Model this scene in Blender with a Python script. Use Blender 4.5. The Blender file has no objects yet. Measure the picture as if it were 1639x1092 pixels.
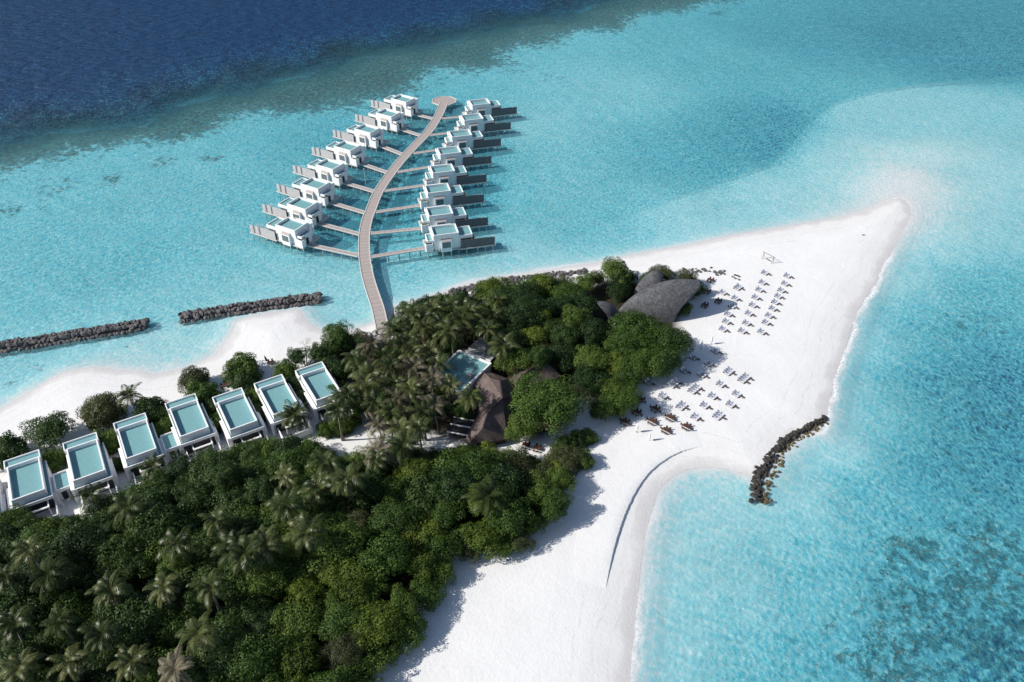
import bpy, math, random
import numpy as np
from mathutils import Vector, Matrix
random.seed(7); RNG = np.random.default_rng(7)
SC = bpy.context.scene
COL = SC.collection
R = math.radians

# ------------------------------------------------------------------ camera, sky, sun, exposure
HC, PITCH, FPX = 140.0, R(37.7), 1275.0
cd = bpy.data.cameras.new('camera'); cam = bpy.data.objects.new('camera', cd); COL.objects.link(cam)
cam.location = (0, 0, HC); cam.rotation_euler = (R(90) - PITCH, 0, 0)
cd.sensor_width = 36.0; cd.lens = FPX / 1639 * 36.0; cd.clip_end = 20000; cd.clip_start = 1
SC.camera = cam
SUN_EL, SUN_AZ = R(36), R(190)             # direction towards the sun, measured from +X
W = bpy.data.worlds.new('World'); SC.world = W; W.use_nodes = True
nt = W.node_tree; bg = nt.nodes['Background']
sky = nt.nodes.new('ShaderNodeTexSky'); sky.sky_type = 'NISHITA'; sky.sun_disc = False
sky.sun_elevation = SUN_EL; sky.sun_rotation = R(90) - SUN_AZ
nt.links.new(sky.outputs[0], bg.inputs[0]); bg.inputs[1].default_value = 0.085
sl = bpy.data.lights.new('sun', 'SUN'); sl.energy = 4.2; sl.angle = R(0.5); sl.color = (1.0, 0.955, 0.89)
so = bpy.data.objects.new('sun', sl); COL.objects.link(so)
sdir = Vector((math.cos(SUN_EL) * math.cos(SUN_AZ), math.cos(SUN_EL) * math.sin(SUN_AZ), math.sin(SUN_EL)))
so.rotation_euler = sdir.to_track_quat('Z', 'Y').to_euler()
SC.view_settings.view_transform = 'Standard'; SC.view_settings.look = 'None'
SC.view_settings.exposure = 0.35; SC.view_settings.gamma = 1.0
SC.cycles.max_bounces = 8; SC.cycles.transparent_max_bounces = 12
SC.cycles.diffuse_bounces = 3; SC.cycles.glossy_bounces = 2; SC.cycles.caustics_reflective = False; SC.cycles.caustics_refractive = False
SC.cycles.use_denoising = True

# ------------------------------------------------------------------ helpers
CP, SP = math.cos(PITCH), math.sin(PITCH)
def at(px, py, h=0.0):
    """the place in the world, at height h, that a point of the survey photograph shows"""
    u = (px - 819.5) / FPX; v = (py - 546) / FPX
    dx, dy, dz = u, CP - v * SP, -SP - v * CP
    t = (HC - h) / -dz
    return Vector((dx * t, dy * t, h))
def at2(p, h=0.0):
    q = at(p[0], p[1], h); return (q.x, q.y)

class MB:
    def __init__(s): s.v = []; s.f = []; s.m = None
    def add(s, vs, fs):
        k = len(s.v); s.v += [tuple(p) for p in vs]; s.f += [tuple(i + k for i in f) for f in fs]; return s
    def box(s, x0, x1, y0, y1, z0, z1):
        return s.add([(x0,y0,z0),(x1,y0,z0),(x1,y1,z0),(x0,y1,z0),(x0,y0,z1),(x1,y0,z1),(x1,y1,z1),(x0,y1,z1)],
                     [(0,3,2,1),(4,5,6,7),(0,1,5,4),(1,2,6,5),(2,3,7,6),(3,0,4,7)])
    def bevbox(s, x0, x1, y0, y1, z0, z1, b):
        """a box with chamfered top edges"""
        v = [(x0,y0,z0),(x1,y0,z0),(x1,y1,z0),(x0,y1,z0),(x0,y0,z1-b),(x1,y0,z1-b),(x1,y1,z1-b),(x0,y1,z1-b),
             (x0+b,y0+b,z1),(x1-b,y0+b,z1),(x1-b,y1-b,z1),(x0+b,y1-b,z1)]
        f = [(0,3,2,1),(8,9,10,11)]
        for i in range(4):
            j = (i + 1) % 4; f += [(i, j, j+4, i+4), (i+4, j+4, j+8, i+8)]
        return s.add(v, f)
    def ring(s, x0, x1, y0, y1, z0, z1, t):
        """a parapet: four walls of thickness t butted end to end"""
        s.box(x0, x1, y0, y0+t, z0, z1); s.box(x0, x1, y1-t, y1, z0, z1)
        s.box(x0, x0+t, y0+t, y1-t, z0, z1); s.box(x1-t, x1, y0+t, y1-t, z0, z1); return s
    def prism(s, poly, z0, z1):
        n = len(poly)
        v = [(p[0], p[1], z0) for p in poly] + [(p[0], p[1], z1) for p in poly]
        return s.add(v, [tuple(range(n-1, -1, -1)), tuple(range(n, 2*n))] + [(i, (i+1) % n, (i+1) % n + n, i + n) for i in range(n)])
    def bar(s, a, b, w, h):
        """a beam of width w and height h between two points"""
        a, b = Vector(a), Vector(b); d = (b - a).normalized()
        sd = d.cross(Vector((0,0,1)));
        if sd.length < 1e-3: sd = Vector((1,0,0))
        sd.normalize(); up = sd.cross(d).normalized()
        sd *= w/2; up *= h/2
        v = [a-sd-up, a+sd-up, a+sd+up, a-sd+up, b-sd-up, b+sd-up, b+sd+up, b-sd+up]
        return s.add(v, [(0,3,2,1),(4,5,6,7),(0,1,5,4),(1,2,6,5),(2,3,7,6),(3,0,4,7)])
    def tube(s, pts, rad, n=7):
        pts = [Vector(p) for p in pts]; k = len(s.v); m = len(pts)
        if not hasattr(rad, '__len__'): rad = [rad]*m
        for i, p in enumerate(pts):
            d = (pts[min(i+1, m-1)] - pts[max(i-1, 0)]).normalized()
            a = d.cross(Vector((0,0,1)) if abs(d.z) < .9 else Vector((1,0,0))).normalized(); b = d.cross(a)
            for j in range(n):
                t = 2*math.pi*j/n; s.v.append(tuple(p + (a*math.cos(t) + b*math.sin(t))*rad[i]))
        for i in range(m-1):
            for j in range(n):
                jj = (j+1) % n; s.f.append((k+i*n+j, k+i*n+jj, k+(i+1)*n+jj, k+(i+1)*n+j))
        s.f.append(tuple(k+j for j in range(n-1, -1, -1))); s.f.append(tuple(k+(m-1)*n+j for j in range(n))); return s
    def mirror_y(s):
        s.v = [(x, -y, z) for x, y, z in s.v]; s.f = [tuple(reversed(f)) for f in s.f]; return s
    def obj(s, name, mat, parent=None, smooth=False):
        me = bpy.data.meshes.new(name); me.from_pydata(s.v, [], s.f)
        if smooth: me.shade_smooth()
        me.materials.append(mat); o = bpy.data.objects.new(name, me); COL.objects.link(o)
        if parent: o.parent = parent
        return o

def np_mesh(name, v, f, mat, smooth=False, attrs=None):
    me = bpy.data.meshes.new(name)
    v = np.asarray(v, np.float32); f = np.asarray(f, np.int32); k = f.shape[1]
    me.vertices.add(len(v)); me.vertices.foreach_set('co', v.ravel())
    me.loops.add(f.size); me.loops.foreach_set('vertex_index', f.ravel())
    me.polygons.add(len(f)); me.polygons.foreach_set('loop_start', np.arange(0, f.size, k, dtype=np.int32))
    me.update(calc_edges=True)
    if smooth: me.shade_smooth()
    for a, arr in (attrs or {}).items():
        at_ = me.attributes.new(a, 'FLOAT', 'POINT'); at_.data.foreach_set('value', np.asarray(arr, np.float32).ravel())
    me.materials.append(mat); return me
def link(name, me, parent=None):
    o = bpy.data.objects.new(name, me); COL.objects.link(o)
    if parent: o.parent = parent
    return o
def thing(name, label, cat, loc=(0,0,0), rz=0, group=None):
    o = bpy.data.objects.new(name, None); COL.objects.link(o); o.location = loc; o.rotation_euler = (0,0,rz)
    o.empty_display_size = .2
    return tag(o, label, cat, group)
def tag(o, label=None, cat=None, group=None, kind=None):
    if label: o['label'] = label
    if cat: o['category'] = cat
    if group: o['group'] = group
    if kind: o['kind'] = kind
    return o
def kids(o): return [c for c in ALLKIDS.get(o.name, [])]
def dup(o, loc, rz, label, group=None, scale=None):
    def cp(a, par):
        c = a.copy(); COL.objects.link(c)
        if par: c.parent = par
        for ch in a.children: cp(ch, c)
        return c
    r = cp(o, None); r.location = loc; r.rotation_euler = (0,0,rz); r['label'] = label
    if group: r['group'] = group
    if scale: r.scale = scale
    return r
ORD = ['first','second','third','fourth','fifth','sixth','seventh','eighth','ninth','tenth','eleventh','twelfth','thirteenth','fourteenth','fifteenth','sixteenth']

# ------------------------------------------------------------------ materials
def newmat(name):
    m = bpy.data.materials.new(name); m.use_nodes = True; t = m.node_tree; t.nodes.clear()
    out = t.nodes.new('ShaderNodeOutputMaterial'); return m, t, out
def N(t, typ, **kw):
    n = t.nodes.new(typ)
    for k, v in kw.items():
        if k.startswith('i_'):
            key = k[2:]; n.inputs[int(key) if key.isdigit() else key.replace('_', ' ')].default_value = v
        else: setattr(n, k, v)
    return n
def rampn(t, stops, interp='LINEAR'):
    n = t.nodes.new('ShaderNodeValToRGB'); cr = n.color_ramp; cr.interpolation = interp
    while len(cr.elements) < len(stops): cr.elements.new(0.5)
    for e, (p, c) in zip(cr.elements, stops):
        e.position = p; e.color = (c, c, c, 1) if not hasattr(c, '__len__') else (*c, 1)
    return n
def surf(name, col, rough=.7, var=.15, scale=2.0, bump=0.0, bscale=20, col2=None, spec=.3, stretch=(1,1,1), metal=0):
    m, t, out = newmat(name)
    b = N(t, 'ShaderNodeBsdfPrincipled', i_Roughness=rough, i_Metallic=metal); b.inputs['Specular IOR Level'].default_value = spec
    tc = N(t, 'ShaderNodeTexCoord'); mp = N(t, 'ShaderNodeMapping'); mp.inputs['Scale'].default_value = stretch
    t.links.new(tc.outputs['Object'], mp.inputs[0])
    nz = N(t, 'ShaderNodeTexNoise', i_Scale=scale, i_Detail=5.0, i_Roughness=.6); t.links.new(mp.outputs[0], nz.inputs['Vector'])
    c2 = col2 or tuple(c*(1-var) for c in col); c1 = tuple(min(1, c*(1+var*.5)) for c in col)
    rp = rampn(t, [(.3, c2), (.7, c1)]); t.links.new(nz.outputs[0], rp.inputs[0]); t.links.new(rp.outputs[0], b.inputs['Base Color'])
    if bump:
        n2 = N(t, 'ShaderNodeTexNoise', i_Scale=bscale, i_Detail=4.0); t.links.new(mp.outputs[0], n2.inputs['Vector'])
        bp = N(t, 'ShaderNodeBump', i_Strength=bump, i_Distance=.1); t.links.new(n2.outputs[0], bp.inputs['Height']); t.links.new(bp.outputs[0], b.inputs['Normal'])
    t.links.new(b.outputs[0], out.inputs[0]); return m
def leafmat(name, ca, cb, cc, trans=.25, rough=.55):
    """foliage: colour varies from leaf to leaf (attribute tone) and from plant to plant"""
    m, t, out = newmat(name)
    a = N(t, 'ShaderNodeAttribute', attribute_name='tone'); oi = N(t, 'ShaderNodeObjectInfo')
    mx = N(t, 'ShaderNodeMath', operation='MULTIPLY_ADD'); t.links.new(oi.outputs['Random'], mx.inputs[0]); mx.inputs[1].default_value = .5
    ad = N(t, 'ShaderNodeMath', operation='MULTIPLY'); t.links.new(a.outputs['Fac'], ad.inputs[0]); ad.inputs[1].default_value = .6
    t.links.new(ad.outputs[0], mx.inputs[2])
    rp = rampn(t, [(.05, ca), (.5, cb), (1.0, cc)]); t.links.new(mx.outputs[0], rp.inputs[0])
    b = N(t, 'ShaderNodeBsdfPrincipled', i_Roughness=rough); b.inputs['Specular IOR Level'].default_value = .25
    tr = N(t, 'ShaderNodeBsdfTranslucent'); ms = N(t, 'ShaderNodeMixShader'); ms.inputs[0].default_value = trans
    t.links.new(rp.outputs[0], b.inputs['Base Color']); t.links.new(rp.outputs[0], tr.inputs[0])
    t.links.new(b.outputs[0], ms.inputs[1]); t.links.new(tr.outputs[0], ms.inputs[2]); t.links.new(ms.outputs[0], out.inputs[0]); return m

M = {}
M['plaster'] = surf('white_plaster', (.84,.84,.84), .75, .06, .8, .06, 30)
M['roof'] = surf('teal_roof_membrane', (.175,.355,.375), .8, .10, 1.3, .1, 14)
M['dark'] = surf('dark_opening', (.02,.022,.025), .3, .3, 2, spec=.5)
M['glass'] = surf('window_glass', (.15,.185,.19), .08, .2, .6, spec=.6)
M['tile'] = surf('grey_paving', (.30,.30,.30), .8, .2, 2)
M['deck'] = surf('weathered_deck', (.36,.325,.30), .85, .3, 3.0, .2, 12, stretch=(.4,4,1))
M['decklight'] = surf('pale_deck_edge', (.62,.60,.58), .8, .15, 2)
M['fence'] = surf('sunlit_boards', (.56,.52,.52), .85, .35, 2.2, .2, 10, stretch=(6,6,.3))  # boards lightened to carry the sun on the west row's fences
M['pile'] = surf('concrete_pile', (.52,.52,.50), .9, .25, 2)
M['wood'] = surf('red_brown_wood', (.10,.045,.028), .6, .35, 6, .1, 20)
M['darkwood'] = surf('dark_wood', (.055,.035,.028), .6, .35, 6)
M['greywood'] = surf('driftwood', (.22,.17,.14), .8, .3, 6)
M['cushion'] = surf('pale_cushion', (.66,.67,.74), .9, .10, 5)
M['towel'] = surf('blue_grey_towel', (.20,.26,.36), .9, .2, 8)
M['canvas'] = surf('white_canvas', (.80,.80,.80), .9, .06, 6)
M['pink'] = surf('pink_canvas', (.62,.26,.24), .9, .2, 6)
M['rock'] = surf('grey_rock', (.135,.125,.125), .85, .55, 1.3, .5, 6, spec=.3)
M['blackrock'] = surf('black_rock', (.05,.047,.042), .85, .6, 1.0, .5, 6, spec=.3)
M['trunk'] = surf('bark', (.17,.14,.11), .9, .4, 5, .3, 14)
M['grey_bark'] = surf('bare_twig', (.20,.18,.165), .9, .3, 5)
M['frond_core'] = surf('palm_trunk_bark', (.20,.175,.15), .9, .4, 5, .3, 14, stretch=(1,1,5))
M['slat'] = surf('white_metal', (.78,.78,.78), .5, .04, 3)
M['black'] = surf('black_sheet', (.018,.020,.024), .45, .3, 3)
# ------------------------------------------------------------------ terrain: one sheet for sand and seabed, one for the water
SHORE_PX = [(-60,688),(0,655),(40,632),(80,608),(110,594),(150,588),(200,594),(250,599),(300,590),(345,568),(368,538),(380,514),(402,506),
    (440,500),(478,496),(488,512),(505,525),(528,531),(570,527),(600,517),(622,500),(640,489),(662,482),(690,474),(718,465),(740,455),
    (776,448),(808,443),(863,434),(907,428),(960,420),(1000,410),(1050,401),(1100,392),(1150,381),(1200,372),(1250,364),(1300,356),(1340,349),
    (1380,339),(1405,329),(1425,320),(1442,317),(1456,328),(1458,346),(1447,366),(1432,392),(1416,420),(1404,446),(1390,470),(1372,500),
    (1362,526),(1354,556),(1345,580),(1334,610),(1328,640),(1324,664),(1312,690),(1280,700),(1256,722),(1244,736),(1232,752),(1214,768),(1187,757),
    (1160,750),(1130,748),(1100,751),(1070,767),(1051,789),(1040,827),(1031,860),(1025,906),(1021,944),(1017,990),(1012,1038),(1007,1092)]
SH = [at2(p) for p in SHORE_PX]
lx, ly = SH[-1]; fx, fy = SH[0]
SH += [(lx-1, ly-20), (lx-6, ly-60), (lx-30, ly-140), (lx-160, ly-200), (fx-260, ly-160), (fx-330, fy-90), (fx-120, fy-45), (fx-40, fy-16)]
SH = np.array(SH)
def seg_dist(P, L, closed=False):
    """distance from points P to polyline L, and the side of it (positive to the left)"""
    A = L if closed else L[:-1]; B = np.roll(L, -1, 0) if closed else L[1:]
    best = np.full(len(P), 1e18); side = np.zeros(len(P))
    for a, b in zip(A, B):
        d = b - a; q = P - a; t = np.clip((q @ d) / (d @ d), 0, 1); r = q - t[:, None]*d; dd = (r*r).sum(1)
        c = d[0]*q[:,1] - d[1]*q[:,0]; k = dd < best; best[k] = dd[k]; side[k] = np.sign(c[k])
    return np.sqrt(best), side
def inside(P, L):
    ins = np.zeros(len(P), bool); n = len(L)
    for i in range(n):
        a, b = L[i], L[(i+1) % n]
        if a[1] == b[1]: continue
        k = ((a[1] > P[:,1]) != (b[1] > P[:,1])) & (P[:,0] < (b[0]-a[0])*(P[:,1]-a[1])/(b[1]-a[1]) + a[0]); ins ^= k
    return ins
def shore_sd(P):
    d, _ = seg_dist(P, SH, True); return np.where(inside(P, SH), d, -d)
def land_z_sd(s): return np.where(s > 0, 1.15*(1-np.exp(-np.maximum(s, 0)/11)), 0)
def gz(x, y): return float(land_z_sd(shore_sd(np.array([[x, y]])))[0])
def onland(px, py):
    p = at(px, py, 1.0); z = gz(p.x, p.y); p = at(px, py, z); return p

def poly_w(pts, h=0.0): return np.array([at2(p, h) for p in pts])
OUTER = poly_w([(-500,300),(-200,248),(0,203),(150,178),(300,142),(450,104),(600,68),(700,48),(800,28),(900,4),(950,-10),(1020,-40),(1150,-90)])
INNER = poly_w([(-500,420),(-200,350),(0,296),(100,258),(200,238),(330,207),(440,185),(590,160),(700,128),(800,98),(900,72),(1000,42),(1100,14),(1200,-16),(1400,-80)])
SHELF = poly_w([(700,440),(860,398),(1000,346),(1060,325),(1150,291),(1235,262),(1262,236),(1290,205),(1310,182),(1345,161),(1400,146),(1450,137),(1550,127),(1639,121),(1900,105),(2400,90)])
EAST = poly_w([(1452,330),(1470,420),(1455,480),(1448,540),(1440,600),(1430,660),(1412,730),(1385,800),(1350,880),(1310,960),(1270,1030),(1240,1092)])
CAP = [(100,350,2.0),(300,300,1.9),(200,420,2.1),(50,450,1.9),(350,400,1.8),(500,290,2.1),(450,440,1.3),(250,480,1.5),(560,460,1.1),(60,590,1.3),(250,560,0.75),(20,660,.9),
    (550,350,3.1),(600,250,3.5),(650,330,3.3),(700,300,3.3),(650,430,1.6),(750,435,1.3),(830,410,1.3),(850,200,1.45),(900,300,1.75),(1000,150,1.55),(950,365,1.9),(1100,250,2.6),
    (1200,225,3.1),(1230,190,3.1),(1150,100,2.4),(1300,60,3.4),(1450,60,4.2),(1600,40,4.2),(1550,92,3.7),(1400,200,1.25),(1500,180,1.2),(1600,180,1.35),(1350,260,.95),
    (1250,310,1.0),(1450,280,.25),(1490,250,.45),(1420,250,.6),(1550,280,.85),(1600,350,1.15),(1500,380,1.1),(1100,345,1.2),(1450,450,1.2),(1500,480,2.0),(1600,480,2.5),(1420,550,1.5),(1500,600,3.6),
    (1600,600,4.6),(1639,700,4.4),(1400,650,1.7),(1500,750,3.5),(1600,750,4.0),(1400,800,2.5),(1300,800,1.2),(1350,720,1.1),(1150,820,.85),(1100,900,.95),(1200,950,1.2),(1300,950,1.9),(1100,1050,1.3),(1200,1080,2.0),
    (1350,1050,2.8),(1500,950,3.2),(1600,1050,4.2),(1550,860,3.0),(1300,480,1.0),(-200,500,2.0),(1900,400,1.6),(1900,900,4.0),(1400,1300,4.0),(1150,1250,2.0),(700,180,2.5),(1800,60,4.5),(1480,540,2.6),(1560,540,3.3)]
CAPW = np.array([at2(p) for p in CAP]); CAPD = np.array([p[2] for p in CAP])
def fields(P):
    s = shore_sd(P); d = np.maximum(-s, 0)
    w = np.zeros(len(P)); acc = np.zeros(len(P))
    for c, dv in zip(CAPW, CAPD):
        r2 = ((P - c)**2).sum(1) + 36; k = r2**-1.7; w += k; acc += k*dv
    cap = acc / w
    ds, ss = seg_dist(P, SHELF)                     # a sandy shelf that ends in a low step
    along = np.clip((P[:,0] - SHELF[1,0]) / (SHELF[5,0] - SHELF[1,0]), 0, 1)
    cap = np.where(ss > 0, cap + along*1.0*np.exp(-ds/32), np.maximum(cap - along*.25*np.exp(-ds/20), .3))
    tip = at(1448, 318); Lsh = 6 + 26*np.exp(-((P - np.array([tip.x+4, tip.y+8]))**2).sum(1)/34**2)
    dep = cap*(1 - np.exp(-d/Lsh))
    do, so_ = seg_dist(P, OUTER); di, si = seg_dist(P, INNER)
    beyond = np.where(so_ > 0, do, -do); into = np.where(si > 0, di, -di)
    n1 = np.sin(P[:,0]*.07 + P[:,1]*.11) + np.sin(P[:,0]*.19 - P[:,1]*.05 + 1.3)*.6 + np.sin(P[:,0]*.41 + 2)*.3
    n2 = np.sin(P[:,0]*.033 + 1)*np.sin(P[:,1]*.05 + P[:,0]*.02)
    into = into + n1*4.0 + n2*9; beyond = beyond + n1*3 + n2*5
    coral = np.clip((into + 20)/46, 0, 1)*np.clip(1 - (beyond + 10 + n1*4)/34, 0, 1)
    reefdep = 1.9 + np.clip((beyond + 40)/40, 0, 1)*1.3
    w_ = np.clip((into + 6)/22, 0, 1); dep = dep*(1 - w_) + reefdep*w_
    dep = dep + .060*np.maximum(beyond + 30, 0)**1.30
    # a patch of coral heads off the east beach
    for (cx, cy, rr) in ((1610,980,30),(1560,930,20),(1500,1000,18),(1440,1060,18),(1639,1050,26),(1600,640,26),(1540,720,20),(1480,880,14),(1590,860,16),(1460,960,14),(1560,500,20),(1600,760,18)):
        q = at(cx, cy); k = np.exp(-((P - np.array([q.x, q.y]))**2).sum(1)/(rr*rr)); coral = np.maximum(coral, k*(.64 if cy > 840 else .45))
    for (cx, cy, rr, a) in ((340,245,9,.6),(260,252,9,.55),(180,280,12,.55),(90,290,14,.6),(60,330,9,.4),(10,330,9,.6),(60,585,5,.45),(30,605,5,.45),(205,548,4,.45),(1150,14,10,.7),(480,230,8,.3),(140,205,8,.5),(600,300,34,.54),(660,330,28,.52),(560,240,22,.50),(650,240,22,.5),(740,300,18,.50),(720,200,20,.5),(520,330,16,.45),(720,390,12,.38),(560,330,16,.40),(480,150,30,.3),(1000,260,30,.34),(1150,210,28,.36),(1080,120,26,.34),(1350,60,30,.4),(1500,70,26,.4),(880,120,20,.4),(240,462,8,.25),(180,470,8,.25)):
        q = at(cx, cy); k = np.exp(-((P - np.array([q.x, q.y]))**2).sum(1)/(rr*rr)); coral = np.maximum(coral, k*a)
    return s, np.where(s > 0, 0, np.minimum(dep, 24)), coral
def axis(lo, hi, step, far, g=1.055, most=60):
    c = list(np.arange(lo, hi, step)); st = step
    while c[-1] < far: st = min(st*g, most); c.append(c[-1] + st)
    st = step; l = [lo]
    while l[-1] > -far: st = min(st*g, most); l.append(l[-1] - st)
    return np.array(l[:0:-1] + c)
XS = axis(-125, 150, .85, 4000); YS = axis(70, 250, .85, 6000, 1.012)
gx, gy = np.meshgrid(XS, YS); GP = np.stack([gx.ravel(), gy.ravel()], 1)
s_, dep_, coral_ = fields(GP)
FOREST_A = [(-90,845),(0,838),(60,835),(110,835),(180,805),(250,770),(330,745),(420,722),(480,700),(530,728),(600,735),(640,712),(700,722),(760,718),(830,722),(880,738),(925,748),
    (932,765),(905,795),(908,818),(868,850),(840,872),(800,885),(765,895),(745,893),(728,870),(718,915),(716,945),(690,968),(676,1005),(645,1045),(608,1065),(590,1110),(560,1180),(300,1300),(-200,1250),(-200,900)]
FOREST_B = [(500,560),(520,530),(570,520),(604,530),(640,512),(665,490),(705,478),(760,470),(820,455),(880,450),(940,440),(980,432),(1030,436),(1065,440),(1105,448),(1118,462),(1100,500),(1104,545),
    (1098,580),(1055,600),(1010,618),(1008,655),(980,672),(955,650),(930,640),(915,690),(870,705),(820,705),(740,715),(690,700),(640,700),(585,690),(545,650),(540,610),(510,590)]
FA, FB = poly_w(FOREST_A, 3.0), poly_w(FOREST_B, 3.0)
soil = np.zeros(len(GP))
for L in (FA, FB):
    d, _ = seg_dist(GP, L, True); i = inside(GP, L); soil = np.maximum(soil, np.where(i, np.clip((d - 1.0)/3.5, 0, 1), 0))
lz = land_z_sd(s_)
gz_all = np.where(s_ > 0, lz, -np.minimum(dep_*np.clip(-s_/6, .35, 1), 22))
ny, nx = gx.shape
idx = np.arange(nx*ny).reshape(ny, nx)
quads = np.stack([idx[:-1,:-1], idx[:-1,1:], idx[1:,1:], idx[1:,:-1]], -1).reshape(-1, 4)

# sand, wet sand, leaf litter under the trees, coral on the bed
m, t, out = newmat('sand_and_seabed')
b = N(t, 'ShaderNodeBsdfPrincipled', i_Roughness=.95); b.inputs['Specular IOR Level'].default_value = .12
tc = N(t, 'ShaderNodeTexCoord')
def A(t, nm): return N(t, 'ShaderNodeAttribute', attribute_name=nm).outputs['Fac']
def noise(t, vec, sc, det=4, ro=.55): 
    n = N(t, 'ShaderNodeTexNoise', i_Scale=sc, i_Detail=float(det), i_Roughness=ro); t.links.new(vec, n.inputs['Vector']); return n.outputs[0]
def math_(t, op, a, b_=None, clamp=False):
    n = N(t, 'ShaderNodeMath', operation=op, use_clamp=clamp)
    for i, x in enumerate((a, b_)):
        if x is None: continue
        if isinstance(x, (int, float)): n.inputs[i].default_value = x
        else: t.links.new(x, n.inputs[i])
    return n.outputs[0]
def mixc(t, fac, a, b_, blend='MIX'):
    n = N(t, 'ShaderNodeMix', data_type='RGBA', blend_type=blend)
    for i, x in ((0, fac), (6, a), (7, b_)):
        if hasattr(x, 'is_output'): t.links.new(x, n.inputs[i])
        elif hasattr(x, '__len__'): n.inputs[i].default_value = (*x, 1)
        else: n.inputs[i].default_value = x
    return n.outputs[2]
def ramp1(t, x, stops):
    r = rampn(t, stops); t.links.new(x, r.inputs[0]); return r.outputs[0]
oc = tc.outputs['Object']
sand = ramp1(t, noise(t, oc, .08, 6), [(.3, (.74,.735,.725)), (.7, (.79,.785,.775))])
sand = mixc(t, ramp1(t, noise(t, oc, 1.1, 5, .7), [(.5, 0.0), (.75, .18)]), sand, (.58,.57,.56))
shore = A(t, 'shore')
wob = math_(t, 'ADD', shore, math_(t, 'MULTIPLY', math_(t, 'SUBTRACT', noise(t, oc, .12, 4), .5), 6.0))
wetf = ramp1(t, math_(t, 'DIVIDE', wob, 12.0), [(0.0, .60), (.14, .44), (.24, .14), (.7, .07), (.8, 0.0)])
wl = math_(t, 'ADD', shore, math_(t, 'MULTIPLY', math_(t, 'SUBTRACT', noise(t, oc, .045, 5, .6), .5), 9.0))
def wrack(c, wdt): return ramp1(t, math_(t, 'ABSOLUTE', math_(t, 'SUBTRACT', wl, c)), [(0.0, .30), (wdt, 0.0)])
wr = math_(t, 'MULTIPLY', math_(t, 'ADD', math_(t, 'ADD', wrack(3.2, .35), wrack(6.5, .28)), wrack(10.5, .35)), ramp1(t, noise(t, oc, .35, 4, .7), [(.40, 0.0), (.62, 1.0)]))
sand = mixc(t, wr, sand, (.40,.37,.34))
ft_ = N(t, 'ShaderNodeTexVoronoi', i_Scale=1.15, i_Randomness=1.0); t.links.new(oc, ft_.inputs['Vector'])
trod = math_(t, 'MULTIPLY', ramp1(t, ft_.outputs['Distance'], [(.12, .20), (.26, 0.0)]), ramp1(t, noise(t, oc, .06, 4, .6), [(.42, 0.0), (.62, 1.0)]))
sand = mixc(t, trod, sand, (.50,.49,.48))
land = mixc(t, wetf, sand, (.44,.42,.415))
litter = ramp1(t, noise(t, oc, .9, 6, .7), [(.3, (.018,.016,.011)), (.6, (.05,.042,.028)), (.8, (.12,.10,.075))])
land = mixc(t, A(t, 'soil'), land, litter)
v = N(t, 'ShaderNodeTexVoronoi', i_Scale=.55, i_Randomness=1.0); t.links.new(oc, v.inputs['Vector'])
spk = ramp1(t, math_(t, 'ADD', math_(t, 'MULTIPLY', noise(t, oc, .5, 6, .75), 1.0), math_(t, 'MULTIPLY', noise(t, oc, .045, 3), .5)), [(.66, 0.0), (.83, 1.0)])
bed = mixc(t, ramp1(t, noise(t, oc, .03, 5, .6), [(.42, 0.0), (.72, .45)]), (.86,.86,.84), (.62,.66,.63))
cor = mixc(t, ramp1(t, noise(t, oc, .55, 5, .8), [(.43, 0.0), (.63, 1.0)]), (.030,.028,.026), (.36,.31,.27))
heads = ramp1(t, math_(t, 'ADD', A(t, 'coral'), math_(t, 'MULTIPLY', math_(t, 'SUBTRACT', noise(t, oc, .30, 8, .82), .5), 2.5)), [(.50, 0.0), (.66, 1.0)])
bed = mixc(t, heads, bed, cor)
uw = ramp1(t, shore, [(0.0, 1.0), (1.0, 1.0)])
isl = math_(t, 'GREATER_THAN', shore, -0.15)
t.links.new(mixc(t, isl, bed, land), b.inputs['Base Color'])
bp = N(t, 'ShaderNodeBump', i_Strength=.5, i_Distance=.12)
h1 = noise(t, oc, 1.6, 5, .6); h2 = noise(t, oc, .35, 3)
t.links.new(math_(t, 'ADD', h1, math_(t, 'MULTIPLY', h2, 1.5)), bp.inputs['Height']); t.links.new(bp.outputs[0], b.inputs['Normal'])
t.links.new(b.outputs[0], out.inputs[0]); M['sand'] = m

gv = np.stack([GP[:,0], GP[:,1], gz_all], 1)
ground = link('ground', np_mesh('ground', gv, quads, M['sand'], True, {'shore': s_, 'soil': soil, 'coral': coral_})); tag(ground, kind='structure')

# water: what lies below shows through, tinted and veiled more the deeper it is
m, t, out = newmat('sea_water'); oc = N(t, 'ShaderNodeTexCoord').outputs['Object']
D = A(t, 'depth'); sh = math_(t, 'MULTIPLY', A(t, 'shore'), -1.0)
def st(*a): return [(d/12.0, c) for d, c in a]
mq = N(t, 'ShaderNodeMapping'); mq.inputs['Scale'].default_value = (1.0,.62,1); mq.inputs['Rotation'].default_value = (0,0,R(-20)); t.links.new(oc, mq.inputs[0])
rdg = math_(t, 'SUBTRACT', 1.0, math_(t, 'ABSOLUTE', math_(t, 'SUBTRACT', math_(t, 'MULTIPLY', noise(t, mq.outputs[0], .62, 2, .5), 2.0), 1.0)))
caustic = math_(t, 'ADD', math_(t, 'MULTIPLY', math_(t, 'SUBTRACT', .80, rdg), 2.3), math_(t, 'MULTIPLY', math_(t, 'SUBTRACT', noise(t, mq.outputs[0], 1.25, 2, .6), .5), 2.6))
caustic = math_(t, 'ADD', caustic, math_(t, 'MULTIPLY', math_(t, 'SUBTRACT', noise(t, oc, .22, 3, .6), .5), 1.0))
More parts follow.
